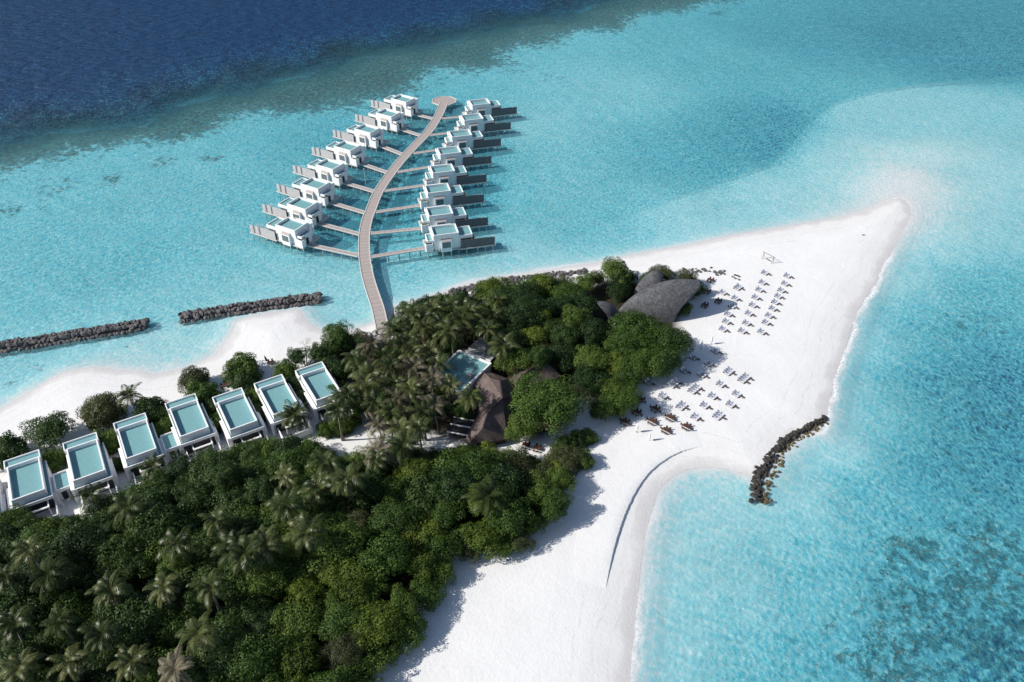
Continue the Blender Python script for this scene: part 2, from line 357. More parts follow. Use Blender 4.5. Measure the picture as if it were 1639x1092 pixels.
caustic = math_(t, 'MAXIMUM', math_(t, 'MULTIPLY', caustic, .95), -.8)         # caustic light filaments painted in by varying the depth that sets the colour
dn = math_(t, 'DIVIDE', math_(t, 'MULTIPLY', D, math_(t, 'ADD', caustic, 1.0)), 12.0, True)
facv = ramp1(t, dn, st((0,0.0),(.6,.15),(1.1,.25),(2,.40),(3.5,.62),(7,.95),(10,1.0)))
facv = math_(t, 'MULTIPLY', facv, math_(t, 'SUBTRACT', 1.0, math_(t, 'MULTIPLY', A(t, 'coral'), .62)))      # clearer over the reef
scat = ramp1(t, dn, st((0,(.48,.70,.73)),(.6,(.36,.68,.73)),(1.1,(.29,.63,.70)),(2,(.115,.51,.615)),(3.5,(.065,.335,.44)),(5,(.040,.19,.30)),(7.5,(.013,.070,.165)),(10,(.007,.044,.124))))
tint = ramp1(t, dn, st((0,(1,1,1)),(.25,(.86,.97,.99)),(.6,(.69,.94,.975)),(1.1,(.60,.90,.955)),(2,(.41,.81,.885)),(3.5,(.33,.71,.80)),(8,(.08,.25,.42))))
mp = N(t, 'ShaderNodeMapping'); mp.inputs['Rotation'].default_value = (0,0,R(25)); mp.inputs['Scale'].default_value = (.75,1.35,1); t.links.new(oc, mp.inputs[0]); wv = mp.outputs[0]
w1 = noise(t, wv, .62, 4, .62); w2 = noise(t, wv, .16, 3, .5); w3 = noise(t, wv, 1.7, 2, .5)
ws = N(t, 'ShaderNodeMath', operation='SINE'); t.links.new(math_(t, 'ADD', math_(t, 'MULTIPLY', sh, 4.2), math_(t, 'MULTIPLY', noise(t, oc, .25, 3), 9.0)), ws.inputs[0])
near = ramp1(t, math_(t, 'DIVIDE', sh, 26.0, True), [(0.0, 0.0), (.05, .06), (.35, .04), (1.0, 0.0)])
hgt = math_(t, 'ADD', math_(t, 'ADD', math_(t, 'MULTIPLY', w1, 1.0), math_(t, 'MULTIPLY', w2, 1.1)), math_(t, 'MULTIPLY', w3, .33))
mo = N(t, 'ShaderNodeMapping'); mo.inputs['Scale'].default_value = (.11,.26,1); mo.inputs['Rotation'].default_value = (0,0,R(-8)); t.links.new(oc, mo.inputs[0])
hgt = math_(t, 'ADD', hgt, math_(t, 'MULTIPLY', noise(t, mo.outputs[0], 1.0, 4, .55), math_(t, 'MULTIPLY', math_(t, 'DIVIDE', math_(t, 'SUBTRACT', D, 4.0), 4.0, True), 5.5)))
hgt = math_(t, 'ADD', hgt, math_(t, 'MULTIPLY', ws.outputs[0], near))
calm = ramp1(t, math_(t, 'DIVIDE', sh, 30.0, True), [(0.0, .25), (.6, 1.0)])
bp = N(t, 'ShaderNodeBump', i_Distance=1.0); t.links.new(hgt, bp.inputs['Height']); t.links.new(math_(t, 'MULTIPLY', calm, .85), bp.inputs['Strength'])
df = N(t, 'ShaderNodeBsdfDiffuse'); t.links.new(scat, df.inputs[0]); t.links.new(bp.outputs[0], df.inputs['Normal'])
tp = N(t, 'ShaderNodeBsdfTransparent'); t.links.new(tint, tp.inputs[0])
m1 = N(t, 'ShaderNodeMixShader'); t.links.new(facv, m1.inputs[0]); t.links.new(tp.outputs[0], m1.inputs[1]); t.links.new(df.outputs[0], m1.inputs[2])
gl = N(t, 'ShaderNodeBsdfGlossy', i_Roughness=.12); t.links.new(bp.outputs[0], gl.inputs['Normal'])
fr = N(t, 'ShaderNodeFresnel', i_IOR=1.333); t.links.new(bp.outputs[0], fr.inputs['Normal'])
m2 = N(t, 'ShaderNodeMixShader'); t.links.new(math_(t, 'MULTIPLY', fr.outputs[0], .32), m2.inputs[0]); t.links.new(m1.outputs[0], m2.inputs[1]); t.links.new(gl.outputs[0], m2.inputs[2])
# thin foam where wavelets break on the open side of the beach
fn = math_(t, 'ADD', sh, math_(t, 'MULTIPLY', math_(t, 'SUBTRACT', noise(t, oc, .10, 4), .5), 7.0))
line = ramp1(t, math_(t, 'DIVIDE', math_(t, 'ADD', fn, 2.0), 6.0, True), [(.24, 0.0), (.38, 1.0), (.50, .6), (.66, 0.0)])
lace = ramp1(t, noise(t, oc, 1.3, 5, .7), [(.36, 0.0), (.52, 1.0)])
foam = math_(t, 'MULTIPLY', math_(t, 'MULTIPLY', line, lace), A(t, 'foam'))
fd = N(t, 'ShaderNodeBsdfDiffuse'); fd.inputs[0].default_value = (.88,.89,.90,1)
m3 = N(t, 'ShaderNodeMixShader'); t.links.new(foam, m3.inputs[0]); t.links.new(m2.outputs[0], m3.inputs[1]); t.links.new(fd.outputs[0], m3.inputs[2])
t.links.new(m3.outputs[0], out.inputs[0]); M['water'] = m
foamz = np.zeros(len(GP))
for (cx, cy, rr, a) in ((1445,300,10,.30),(1440,360,9,.35),(1410,430,14,1),(1392,475,12,1),(1365,525,14,1),(1345,580,13,1),(1330,630,12,1),(1326,670,9,1),(1300,690,7,.7),(1035,830,7,.6),(1015,1000,9,.8),(1012,1060,9,.8),(870,432,14,.6),(940,424,12,.4),(740,455,8,.4)):
    q = at(cx, cy); foamz = np.maximum(foamz, a*np.exp(-(((GP - np.array([q.x, q.y]))**2).sum(1)/(rr*rr))**2))
wq = quads[(s_[quads].min(1) < 4)]
used, inv = np.unique(wq, return_inverse=True)
wv_ = np.stack([GP[used,0], GP[used,1], np.zeros(len(used))], 1)
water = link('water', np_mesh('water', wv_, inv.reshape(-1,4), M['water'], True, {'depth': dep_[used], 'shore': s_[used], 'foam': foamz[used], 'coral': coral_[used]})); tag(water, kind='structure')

# the low scarp the sea has cut into the beach
SC_PX = [(1128,714),(1112,717),(1090,723),(1070,733),(1048,748),(1032,765),(1018,785),(1003,815),(992,845),(983,875),(976,905),(972,925),(969,942)]
pts = []
for (a, b_) in zip(SC_PX[:-1], SC_PX[1:]):
    for k in range(14): pts.append((a[0]+(b_[0]-a[0])*k/14, a[1]+(b_[1]-a[1])*k/14))
pts.append(SC_PX[-1]); sv, sf = [], []
for _ in range(40): pts = [pts[0]] + [((a[0]+2*b_[0]+c_[0])/4, (a[1]+2*b_[1]+c_[1])/4) for a, b_, c_ in zip(pts, pts[1:], pts[2:])] + [pts[-1]]
wp = [onland(*p) for p in pts]
for i, p in enumerate(wp):
    d = (wp[min(i+1, len(wp)-1)] - wp[max(i-1, 0)]); d.z = 0; d.normalize(); n = Vector((-d.y, d.x, 0))   # n points to the sea
    if (p + n*2 - at(1150, 850)).length > (p - n*2 - at(1150, 850)).length: n = -n
    e = min(1, i/30, (len(wp)-1-i)/45); hgt_ = .42*e ; j = random.uniform(-.10,.10)*e
    for off, dz in ((-11,-.12),(-6,hgt_*.35),(-2,hgt_*.85),(0+j,hgt_),(.12+j*.6,hgt_*.9),(.22+random.uniform(-.05,.05),-.2)):
        q = p + n*off; sv.append((q.x, q.y, (gz(q.x, q.y) if off < -.5 else p.z) + dz))
    if i: 
        k = len(sv) - 12
        for c in range(5): sf.append((k+c, k+c+1, k+7+c, k+6+c))
me = np_mesh('sand_bank', sv, sf, M['sand'], True, {'shore': np.full(len(sv), 30.), 'soil': np.zeros(len(sv)), 'coral': np.zeros(len(sv))})
tag(link('sand_bank', me), kind='structure')
# ------------------------------------------------------------------ overwater villas
def water_villa(sgn):
    """long side x runs out to sea, the front wall faces -y (mirrored for the other row); z = 0 is the sea"""
    root = thing('water_villa', 'x', 'villa')
    def P(name, mb, mat, par=None, smooth=False):
        if sgn < 0: mb.mirror_y()
        return mb.obj(name, M[mat], par or root, smooth)
    w = MB(); w.box(.15, 8.35, .15, 6.15, 2.0, 6.3); w.box(8.35, 9.0, .15, 6.0, 2.0, 6.05); wall = P('wall', w, 'plaster')
    ub = MB(); ub.ring(0, 8.5, 0, 6.3, 6.3, 7.8, .30); P('parapet', ub, 'plaster')
    P('roof', MB().box(.32, 8.18, .32, 5.98, 6.3, 6.95), 'roof')
    g = MB(); g.ring(-.3, 7.2, 6.303, 8.3, 5.6, 6.9, .22); g.box(-.1, 7.0, 6.35, 8.1, 2.0, 5.6); rw = P('rear_wing', g, 'plaster')
    P('roof', MB().box(-.08, 6.98, 6.53, 8.08, 5.6, 6.45), 'roof', rw)
    g = MB(); g.ring(-2.1, -.003, .5, 5.4, 4.9, 5.75, .22); g.box(-2.0, -.003, 1.9, 5.3, 2.0, 4.9); sw = P('entrance_wing', g, 'plaster')
    P('roof', MB().box(-1.88, -.22, .72, 5.18, 4.9, 5.3), 'roof', sw)
    P('doorway', MB().box(-2.06, -2.0, 2.4, 3.6, 2.0, 4.3), 'dark', sw)
    g = MB(); g.ring(-2.7, -.3, -.25, 1.5, 1.85, 4.7, .2); pl = P('planter', g, 'plaster')
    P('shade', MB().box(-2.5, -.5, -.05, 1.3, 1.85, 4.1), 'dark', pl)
    lv = MB(); rr = random.Random(3)
    for k in range(60):
        x, y, z = rr.uniform(-2.9, -2.3), rr.uniform(.5, 1.7), rr.uniform(4.2, 5.3); a = rr.uniform(0, 6.3); d = .22
        lv.add([(x, y, z), (x+d*math.cos(a), y+d*math.sin(a), z+.1), (x+d*math.cos(a+1), y+d*math.sin(a+1), z+.16)], [(0,1,2)])
    P('foliage', lv, 'leaf_bright', pl)
    g = MB(); g.add([(2.3,-.85,1.55),(5.9,-.85,1.55),(5.9,.15,1.55),(2.3,.15,1.55),(2.3,-.85,5.55),(5.9,-.85,5.55),(5.9,.15,5.55),(2.3,.15,5.55)],
                    [(0,3,2,1),(4,5,6,7),(0,1,5,4),(1,2,6,5),(2,3,7,6),(3,0,4,7)]); bay = P('bay', g, 'plaster')
    P('canopy', MB().add([(2.4,-.8,5.56),(5.8,-.8,5.56),(5.8,.14,6.0),(2.4,.14,6.0),(2.4,.14,5.56),(5.8,.14,5.56)], [(0,1,2,3),(0,3,4),(1,5,2)]), 'tan_roof', bay)
    wf = MB(); wf.ring(0, 2.6, 0, 2.0, 0, .08, .1); wf.v = [(2.8+x, -.85-z, 3.1+y) for x, y, z in wf.v]; wn = P('window', wf, 'darkwood', bay)
    P('glass', MB().box(2.9, 5.3, -.89, -.853, 3.2, 5.0), 'glass', bay)
    g = MB(); g.ring(8.503, 13.1, .2, 6.1, 5.3, 6.5, .24); tr = P('terrace_roof', g, 'plaster')
    P('roof', MB().box(8.743, 12.86, .44, 5.86, 5.3, 6.15), 'roof', tr)
    P('glass_wall', MB().box(9.0, 12.7, .8, 5.7, 2.0, 5.3), 'glass', tr)
    d = MB(); d.box(8.5, 20.6, -.7, 3.6, 1.72, 2.0); d.box(8.5, 13.6, 3.6, 6.6, 1.72, 2.0); dk = P('deck', d, 'deck')
    e = MB(); e.box(-2.8, 8.5, -.3, 8.3, 1.6, 1.98); P('floor_slab', e, 'pile')
    e = MB(); e.box(8.5, 20.75, -.86, -.703, 1.62, 1.98); e.box(20.603, 20.78, -.70, 3.6, 1.62, 1.98); P('edge_beam', e, 'decklight', dk)
    f = MB(); x = 9.05
    while x < 20.2:
        if sgn < 0 and int((x-9)/1.27) in (5, 7): x += 1.27; continue
        f.box(x, x+1.22, -.55, -.47, 2.05, 5.05 - (0 if x < 17 else .15))
        x += 1.27
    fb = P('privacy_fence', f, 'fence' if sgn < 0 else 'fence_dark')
    if sgn < 0:
        for kk in (5, 7): P('dark_panel', MB().box(9.05+1.27*kk+.25, 9.05+1.27*kk+.97, -.54, -.48, 2.05, 4.85), 'fence_dark', fb)
        f = MB()
        for kk in (5, 7): f.box(9.05+1.27*kk, 9.05+1.27*kk+.247, -.55, -.47, 2.05, 4.95); f.box(9.05+1.27*kk+.973, 9.05+1.27*kk+1.22, -.55, -.47, 2.05, 4.95)
        P('edge_boards', f, 'fence', fb)
    f = MB(); x = 9.0
    while x < 20.5: f.box(x-.06, x+.05, -.47, -.36, 2.0, 5.15); x += 1.27
    P('fence_posts', f, 'greywood', fb)
    rl = MB()
    for yy in (0.2, 1.3, 2.4, 3.5): rl.box(20.45, 20.52, yy-.04, yy+.04, 2.0, 3.0)
    rl.box(20.44, 20.53, .16, 3.54, 3.0, 3.06); rl.box(14.0, 20.44, 3.5, 3.56, 3.0, 3.06); rl.box(14.0, 14.07, 3.5, 3.56, 2.0, 3.0); rl.box(17.2, 17.27, 3.5, 3.56, 2.0, 3.0); P('railing', rl, 'slat', dk)
    lw = MB(); lw.bevbox(10.0, 12.0, 1.2, 1.9, 2.0, 2.45, .05); P('daybed', lw, 'cushion')
    for (x, y) in ((-2.3,.2),(.5,.2),(2.7,-.55),(5.5,-.55),(8.2,.3),(10.8,-.4),(14.6,-.4),(17.2,-.4),(19.8,-.4),(-2.3,7.9),(3,7.9),(8.2,6.2),(13.2,6.2),(17,3.2),(19.8,3.2)):
        P('pile', MB().tube([(x, y, -3.4), (x, y, 1.7)], .17, 6), 'pile')
    return root
M['tan_roof'] = surf('tan_canopy', (.42,.37,.35), .8, .2, 4)
M['fence_dark'] = surf('shaded_boards', (.16,.155,.165), .85, .4, 2.2, .2, 10, stretch=(6,6,.3))  # darkened copy of the boards: shade put into the east fences' colour
M['pool'] = surf('pool_water', (.08,.30,.36), .06, .15, 2, .1, 3, spec=.5)
M['leaf_bright'] = surf('leaf_green', (.09,.14,.025), .6, .4, 9)
RIGHT = [(693.7,377.4,14.0),(686.4,346.3,14.5),(684.5,309.5,15),(692.7,277.4,15.5),(704.6,247.6,16),(723.5,219.7,16.5),(743,193.2,17),(755.9,168.8,17.5)]
LEFT = [(440.3,359.6,-29.5),(458.7,326.2,-30),(480.3,294,-30.5),(504.9,263.3,-31),(534.1,233.8,-31.5),(566.9,206.0,-32),(601.5,180.5,-32.5),(625.9,157.5,-33)]
vr = water_villa(1); vl = water_villa(-1)
RV, LV = [], []
for k, (px, py, a) in enumerate(RIGHT):
    p = at(px, py, 7.8); loc = (p.x, p.y, 0); a = R(a)
    o = vr if k == 0 else dup(vr, loc, a, ''); o.location = loc; o.rotation_euler = (0,0,a); RV.append((o, loc, a))
    o['label'] = 'white overwater villa with shaded dark fence, ' + (['nearest the beach', 'second from the beach', 'third from the beach', 'fourth from the beach', 'fifth from the beach', 'sixth from the beach', 'seventh from the beach', 'beside the octagonal pier head'][k]) + ' in the east row'
    o['group'] = 'overwater villas'
for k, (px, py, a) in enumerate(LEFT):
    p = at(px, py, 7.8); a = R(a) + math.pi; loc = (p.x - 8.5*math.cos(a), p.y - 8.5*math.sin(a), 0)
    o = vl if k == 0 else dup(vl, loc, a, ''); o.location = loc; o.rotation_euler = (0,0,a); LV.append((o, loc, a))
    o['label'] = 'white overwater villa with sunlit board fence, ' + (['nearest the breakwaters', 'second from the breakwaters', 'third from the breakwaters', 'fourth from the breakwaters', 'fifth from the breakwaters', 'sixth from the breakwaters', 'seventh from the breakwaters', 'nearest the reef edge'][k]) + ' in the west row'
    o['group'] = 'overwater villas'
# a closed pink parasol on each east terrace
def parasol(mat, name, label, cat='parasol'):
    r = thing(name, label, cat)
    MB().tube([(0,0,0),(0,0,2.9)], .035, 6).obj('pole', M['wood'], r)
    MB().tube([(0,0,1.0),(0,0,1.3),(0,0,2.2),(0,0,2.85),(0,0,3.0)], [.30,.33,.24,.10,.02], 9).obj('folded_canopy', M[mat], r)
    MB().tube([(0,0,0),(0,0,.1)], [.32,.28], 10).obj('base', M['pile'], r); return r
pk = parasol('pink', 'closed_parasol', 'x')
for k, (o, loc, a) in enumerate(RV):
    c, s = math.cos(a), math.sin(a); x, y = 13.75, 3.0
    q = (loc[0]+c*x-s*y, loc[1]+s*x+c*y, 2.0); n = pk if k == 0 else dup(pk, q, 0, '')
    n.location = q; n.scale = (1.6,1.6,1.15); n['label'] = 'pink parasol on the deck of the villa ' + ['nearest the beach', 'second from the beach', 'third from the beach', 'fourth from the beach', 'fifth from the beach', 'sixth from the beach', 'seventh from the beach', 'beside the octagonal pier head'][k]; n['group'] = 'pink parasols on the villa decks'

# ------------------------------------------------------------------ pier and footbridges
PIER = [(614,534),(609,512),(604,491),(593,458),(586.4,432),(582.8,403),(583.4,372.5),(588,350),(593.5,336),(605,308),(625,278),(647,251),(672.6,224),(687,208.5),(700,188),(708,171),(710,163)]
pc = [at(x, y, 2.0) for x, y in PIER]; fine = []
for i in range(len(pc)-1):
    p0, p1, p2, p3 = pc[max(i-1,0)], pc[i], pc[i+1], pc[min(i+2,len(pc)-1)]
    for k in range(6):
        t_ = k/6; fine.append(.5*((2*p1) + (p2-p0)*t_ + (2*p0-5*p1+4*p2-p3)*t_*t_ + (3*p1-p0-3*p2+p3)*t_**3))
fine.append(pc[-1])
def ribbon(mb, path, off0, off1, z0, z1):
    vs = []
    for i, p in enumerate(path):
        d = path[min(i+1, len(path)-1)] - path[max(i-1, 0)]; d.z = 0; d.normalize(); n = Vector((-d.y, d.x, 0))
        for o_, z in ((off0,z0),(off1,z0),(off1,z1),(off0,z1)): q = p + n*o_; vs.append((q.x, q.y, z))
    fs = [(0,1,2,3), tuple(len(vs)-4+i for i in (3,2,1,0))]
    for i in range(len(path)-1):
        for j in range(4): fs.append((i*4+j, i*4+4+j, i*4+4+(j+1)%4, i*4+(j+1)%4))
    mb.add(vs, fs)
m, t, out = newmat('pier_boards')
b = N(t, 'ShaderNodeBsdfPrincipled', i_Roughness=.85); tc = N(t, 'ShaderNodeTexCoord'); al = A(t, 'along')
brd = N(t, 'ShaderNodeTexNoise', i_Scale=2.6, i_Detail=3.0); brd.noise_dimensions = '1D'; t.links.new(al, brd.inputs['W'])
seam = N(t, 'ShaderNodeMath', operation='SINE'); t.links.new(math_(t, 'MULTIPLY', al, 6.283/2.2), seam.inputs[0])
c_ = ramp1(t, math_(t, 'ADD', math_(t, 'MULTIPLY', brd.outputs[0], .7), math_(t, 'MULTIPLY', noise(t, tc.outputs['Object'], 1.5, 4), .3)), [(.3, (.27,.225,.205)), (.65, (.47,.42,.39))])
c_ = mixc(t, ramp1(t, seam.outputs[0], [(.93, 0.0), (.99, .6)]), c_, (.17,.14,.13))
t.links.new(c_, b.inputs[0]); t.links.new(b.outputs[0], out.inputs[0]); M['boards'] = m
def along_attr(o, path):
    me = o.data; L = [0]
    for i in range(1, len(path)): L.append(L[-1] + (path[i]-path[i-1]).length)
    a = me.attributes.new('along', 'FLOAT', 'POINT'); a.data.foreach_set('value', np.array([L[min(i//4, len(L)-1)] for i in range(len(me.vertices))], np.float32))
pier = thing('pier', 'long curved wooden pier running out between the two rows of villas', 'pier', (fine[40].x, fine[40].y, 0))
def wpart(name, mb, mat, root, par=None):
    """a part given in world coordinates"""
    x, y, z = root.location; mb.v = [(a-x, b_-y, c-z) for a, b_, c in mb.v]; return mb.obj(name, M[mat], par or root)
mb = MB(); ribbon(mb, fine, -1.65, 1.65, 1.7, 2.0); along_attr(wpart('deck', mb, 'boards', pier), fine)
for sg in (-1, 1):
    mb = MB(); ribbon(mb, fine, 1.653 if sg > 0 else -1.93, 1.93 if sg > 0 else -1.653, 1.62, 2.14); wpart('kerb', mb, 'decklight', pier)
    mb = MB()
acc_ = 0
for i in range(2, len(fine)-2):
    acc_ += (fine[i]-fine[i-1]).length
    if acc_ > 5.2:
        acc_ = 0; d = (fine[i+1]-fine[i-1]).normalized(); n = Vector((-d.y, d.x, 0))
        for sg in (-1, 1): q = fine[i] + n*1.5*sg; wpart('pile', MB().tube([(q.x,q.y,-3.2),(q.x,q.y,1.7)], .16, 6), 'pile', pier)
hd = at(711, 161.5, 2.0); RO = 5.8
mb = MB(); oct_ = [(hd.x + RO*math.cos(R(22.5+45*k)), hd.y + RO*math.sin(R(22.5+45*k))) for k in range(8)]
mb.prism(oct_, 1.71, 2.012); ph = wpart('pier_head', mb, 'boards', pier)
a_ = ph.data.attributes.new('along', 'FLOAT', 'POINT'); a_.data.foreach_set('value', np.array([v.co.y for v in ph.data.vertices], np.float32))
mb = MB()
for k in range(8):
    if k in (5,): continue
    p, q = oct_[k], oct_[(k+1) % 8]; mb.bar((p[0],p[1],1.95), (q[0],q[1],1.95), .3, .45)
wpart('kerb', mb, 'decklight', pier, ph)
for k in range(8): wpart('pile', MB().tube([(hd.x+5.0*math.cos(R(45*k)), hd.y+5.0*math.sin(R(45*k)), -3.4), (hd.x+5.0*math.cos(R(45*k)), hd.y+5.0*math.sin(R(45*k)), 1.71)], .16, 6), 'pile', pier, ph)
JR = [(589,412),(591,374),(599,340),(613,306),(634,276),(660,246),(686,217),(704,190)]
JL = [(576,409),(577,375),(586,341),(601,307),(621,276.5),(645,247.5),(675,217.5),(696,190.5)]
def footbridge(a, b, label):
    d = (b - a); L = d.length; r = thing('footbridge', label, 'footbridge', (a.x, a.y, 0), math.atan2(d.y, d.x), 'footbridges from the pier to the villas')
    o = MB().box(0, L, -.75, .75, 1.78, 1.99).obj('deck', M['boards'], r)
    at_ = o.data.attributes.new('along', 'FLOAT', 'POINT'); at_.data.foreach_set('value', np.array([v.co.x for v in o.data.vertices], np.float32))
    for s_1 in (-1, 1): MB().box(0, L, min(s_1*.753, s_1*.95), max(s_1*.753, s_1*.95), 1.72, 2.10).obj('kerb', M['decklight'], r)
    x = 2.5
    while x < L - .8:
        for s_1 in (-.6, .6): MB().tube([(x, s_1, -3.0), (x, s_1, 1.78)], .12, 6).obj('pile', M['pile'], r)
        x += 3.6
for side, J, V, nm in ((1, JR, RV, 'east'), (-1, JL, LV, 'west')):
    for k in range(8):
        o, loc, a = V[k]; c, s = math.cos(a), math.sin(a); x, y = -2.8, 2.6*side
        e = Vector((loc[0]+c*x-s*y, loc[1]+s*x+c*y, 2.0)); j = at(*J[k], 2.0)
        nf = min(fine, key=lambda q: (q-e).length if False else (q-j).length)
        d = (e - j).normalized(); footbridge(j + d*.5, e, 'narrow footbridge from the pier to the ' + (ORD[k] if k else 'beach-side') + f' {nm} villa' + (' from the beach' if k else ''))
q = at(588.5, 300, 0); ms_ = thing('mast', 'thin pale mast standing in the water beside the pier', 'mast', (q.x-1, q.y+2, 0))
MB().tube([(0,0,-3),(0,0,6.5)], [.07,.04], 6).obj('pole', M['slat'], ms_); MB().bevbox(-.2,.2,-.2,.2,6.5,6.7,.05).obj('lamp_head', M['slat'], ms_)

# ------------------------------------------------------------------ beach villas
def beach_villa(link_wing):
    root = thing('beach_villa', 'x', 'villa')
    P = lambda n, mb, mat, par=None: mb.obj(n, M[mat], par or root)
    g = MB(); g.box(-3.9, 4.3, -5.9, 6.0, 0, 4.0); g.box(-4.5, -3.903, -6.5, .8, 0, 4.3); g.box(4.303, 4.9, -6.0, .2, 0, 3.6); P('wall', g, 'plaster')
    g = MB(); g.box(-3.9, 4.3, -6.9, -6.65, 3.7, 4.5); g.box(-3.9, -3.65, -6.65, 5.7, 4.003, 4.5); g.box(4.05, 4.3, -6.65, 5.7, 4.003, 4.5); P('lower_parapet', g, 'plaster')
    P('lower_roof', MB().box(-3.65, 4.05, -6.65, 5.7, 4.003, 4.12), 'roof')
    g = MB(); g.ring(-3.35, 3.35, -5.9, 5.7, 4.12, 6.2, .3); P('parapet', g, 'plaster')
    P('roof', MB().box(-3.05, 3.05, -5.6, 5.4, 4.12, 5.2), 'roof')
    g = MB(); g.ring(-3.9, 3.55, 5.703, 8.6, 5.2, 5.85, .22); g.box(-3.9, 3.55, 6.003, 8.6, 0, 5.2); rr_ = P('rear_wing', g, 'plaster')
    P('roof', MB().box(-3.68, 3.33, 5.923, 8.38, 5.2, 5.42), 'roof', rr_)
    P('shaded_terrace_door', MB().box(-3.4, 3.9, -5.97, -5.903, .1, 3.6), 'dark')  # full-width dark sheet, also carries the shade under the eave
    P('beach_window', MB().box(-3.3, 3.0, 8.603, 8.66, .2, 4.0), 'glass')
    # courtyard with a bath under a slatted pergola
    P('courtyard_floor', MB().box(-3.0, 4.0, -10.6, -5.98, .0, .08), 'tile_dark')
    cw = MB(); cw.box(-3.25, -3.0, -10.8, -6.5, 0, 2.3); cw.box(4.0, 4.25, -10.8, -6.5, 0, 2.3); cw.box(-3.0, 4.0, -10.8, -10.6, 0, 2.2); P('courtyard_wall', cw, 'plaster')
    pg = MB(); pg.box(-1.6, 3.0, -8.6, -8.1, 2.95, 3.2); pg.box(-1.6, -1.3, -8.1, -6.0, 2.98, 3.17); pg.box(2.7, 3.0, -8.1, -6.0, 2.98, 3.17); pp = P('pergola', pg, 'slat')
    for x in (-1.4, 2.8): P('post', MB().box(x-.12, x+.12, -8.55, -8.3, .08, 2.95), 'slat', pp)
    bt = MB(); n = 16
    for z, k in ((.08,.8),(.5,1.0),(.62,1.0),(.62,.86),(.25,.7)):
        bt.v += [(.9+.55*k*math.cos(2*math.pi*i/n), -8.9+.95*k*math.sin(2*math.pi*i/n), z) for i in range(n)]
    for r_ in range(4): bt.f += [(r_*n+i, r_*n+(i+1)%n, (r_+1)*n+(i+1)%n, (r_+1)*n+i) for i in range(n)]
    bt.f.append(tuple(4*n+i for i in range(n))); P('bathtub', bt, 'plaster')
    if link_wing:
        g = MB(); g.ring(4.903, 9.0, -5.4, .4, 3.4, 4.2, .22); g.box(4.903, 9.0, -4.6, .3, 0, 3.4); lk = P('link_wing', g, 'plaster')
        P('roof', MB().box(5.123, 8.78, -5.18, .18, 3.4, 3.75), 'roof', lk)
        for x in (5.6, 7.3): P('opening', MB().box(x, x+1.1, -4.66, -4.6, .1, 2.5), 'dark', lk)
        P('post', MB().box(8.6, 8.8, -7.5, -7.3, 0, 2.6), 'slat', lk); P('post', MB().box(5.2, 5.4, -7.5, -7.3, 0, 2.6), 'slat', lk)
    return root
M['tile_dark'] = surf('dark_paving', (.05,.05,.052), .7, .3, 3)
s78, s91, s84 = 7.8, 9.1, 8.4
BV = [[(-69,780),(-24,757),(-9,808),(-58,829)],
      [(75/7.8,700+380/7.8),(470/7.8,700+240/7.8),(560/7.8,700+635/7.8),(155/7.8,700+790/7.8)],
      [(106.5,720.4),(153.4,699),(167.6,751.6),(117.9,771.5)], [(185,688.7),(230.5,670.1),(252.3,715),(205.5,734.2)],
      [(269.1,656),(310.4,638.9),(335.6,681.2),(292.3,698.3)], [(347.5,643.5),(389,630),(412,672),(368,688.6)],
      [(415.2,620.7),(454.5,606.6),(478.6,649.9),(437.3,665)], [(481.1,600.4),(521,587.3),(544.2,625.4),(506.1,642)]]
BL = ['white beach villa cut off by the photo edge', 'teal roofed beach villa first in the row, beside the edge-cropped one', 'teal roofed beach villa joined by a low roof to the first villa',
      'teal roofed beach villa behind the lone beach palm, joined to the fourth villa', 'fourth teal roofed beach villa, beside the round olive bush', 'detached teal roofed beach villa with clear white pergola, next to the square hedge',
      'teal roofed beach villa with a palm crown over its front corner', 'teal roofed beach villa nearest the pier and the palm grove']
pa = beach_villa(True); pb = beach_villa(False)
BVP = []
ub = 0
for k, q in enumerate(BV):
    c = sum((at(*p, 7.1) for p in q), Vector()) / 4; a = R(31)
    src = pa if k in (1, 3) else pb; first = (k == 1) or (k == 0)
    o = (pa if k == 1 else pb) if first else dup(src, c, a, '')
    o.location = (c.x, c.y, .95); o.rotation_euler = (0,0,a); o['label'] = BL[k]; o['group'] = 'beach villas with teal roofs'; BVP.append(o)

# ------------------------------------------------------------------ restaurant with brown shingle roofs
def shingles(name, c1, c2, sc):
    m, t, out = newmat(name); b = N(t, 'ShaderNodeBsdfPrincipled', i_Roughness=.85); b.inputs['Specular IOR Level'].default_value = .2
    u, v = A(t, 'su'), A(t, 'sv'); cx = N(t, 'ShaderNodeCombineXYZ'); t.links.new(u, cx.inputs[0]); t.links.new(v, cx.inputs[1])
    br = N(t, 'ShaderNodeTexBrick', i_Scale=1.0); br.inputs['Brick Width'].default_value = sc*1.3; br.inputs['Row Height'].default_value = sc; br.inputs['Mortar Size'].default_value = .05*sc
    br.inputs['Color1'].default_value = (*c1, 1); br.inputs['Color2'].default_value = (*c2, 1); br.inputs['Mortar'].default_value = (*(x*.35 for x in c1), 1); br.inputs['Bias'].default_value = 0
    t.links.new(cx.outputs[0], br.inputs[0]); tc = N(t, 'ShaderNodeTexCoord')
    nz = ramp1(t, noise(t, tc.outputs['Object'], .5, 6, .7), [(.3, (.62,.62,.62)), (.7, (1.15,1.15,1.15))])
    t.links.new(mixc(t, 1.0, br.outputs[0], nz, 'MULTIPLY'), b.inputs[0])
    bp = N(t, 'ShaderNodeBump', i_Strength=.7, i_Distance=.15); t.links.new(br.outputs['Fac'], bp.inputs['Height']); bp.invert = True; t.links.new(bp.outputs[0], b.inputs['Normal'])
    t.links.new(b.outputs[0], out.inputs[0]); return m
M['shingle'] = shingles('brown_shingles', (.195,.150,.140), (.130,.100,.094), .45)
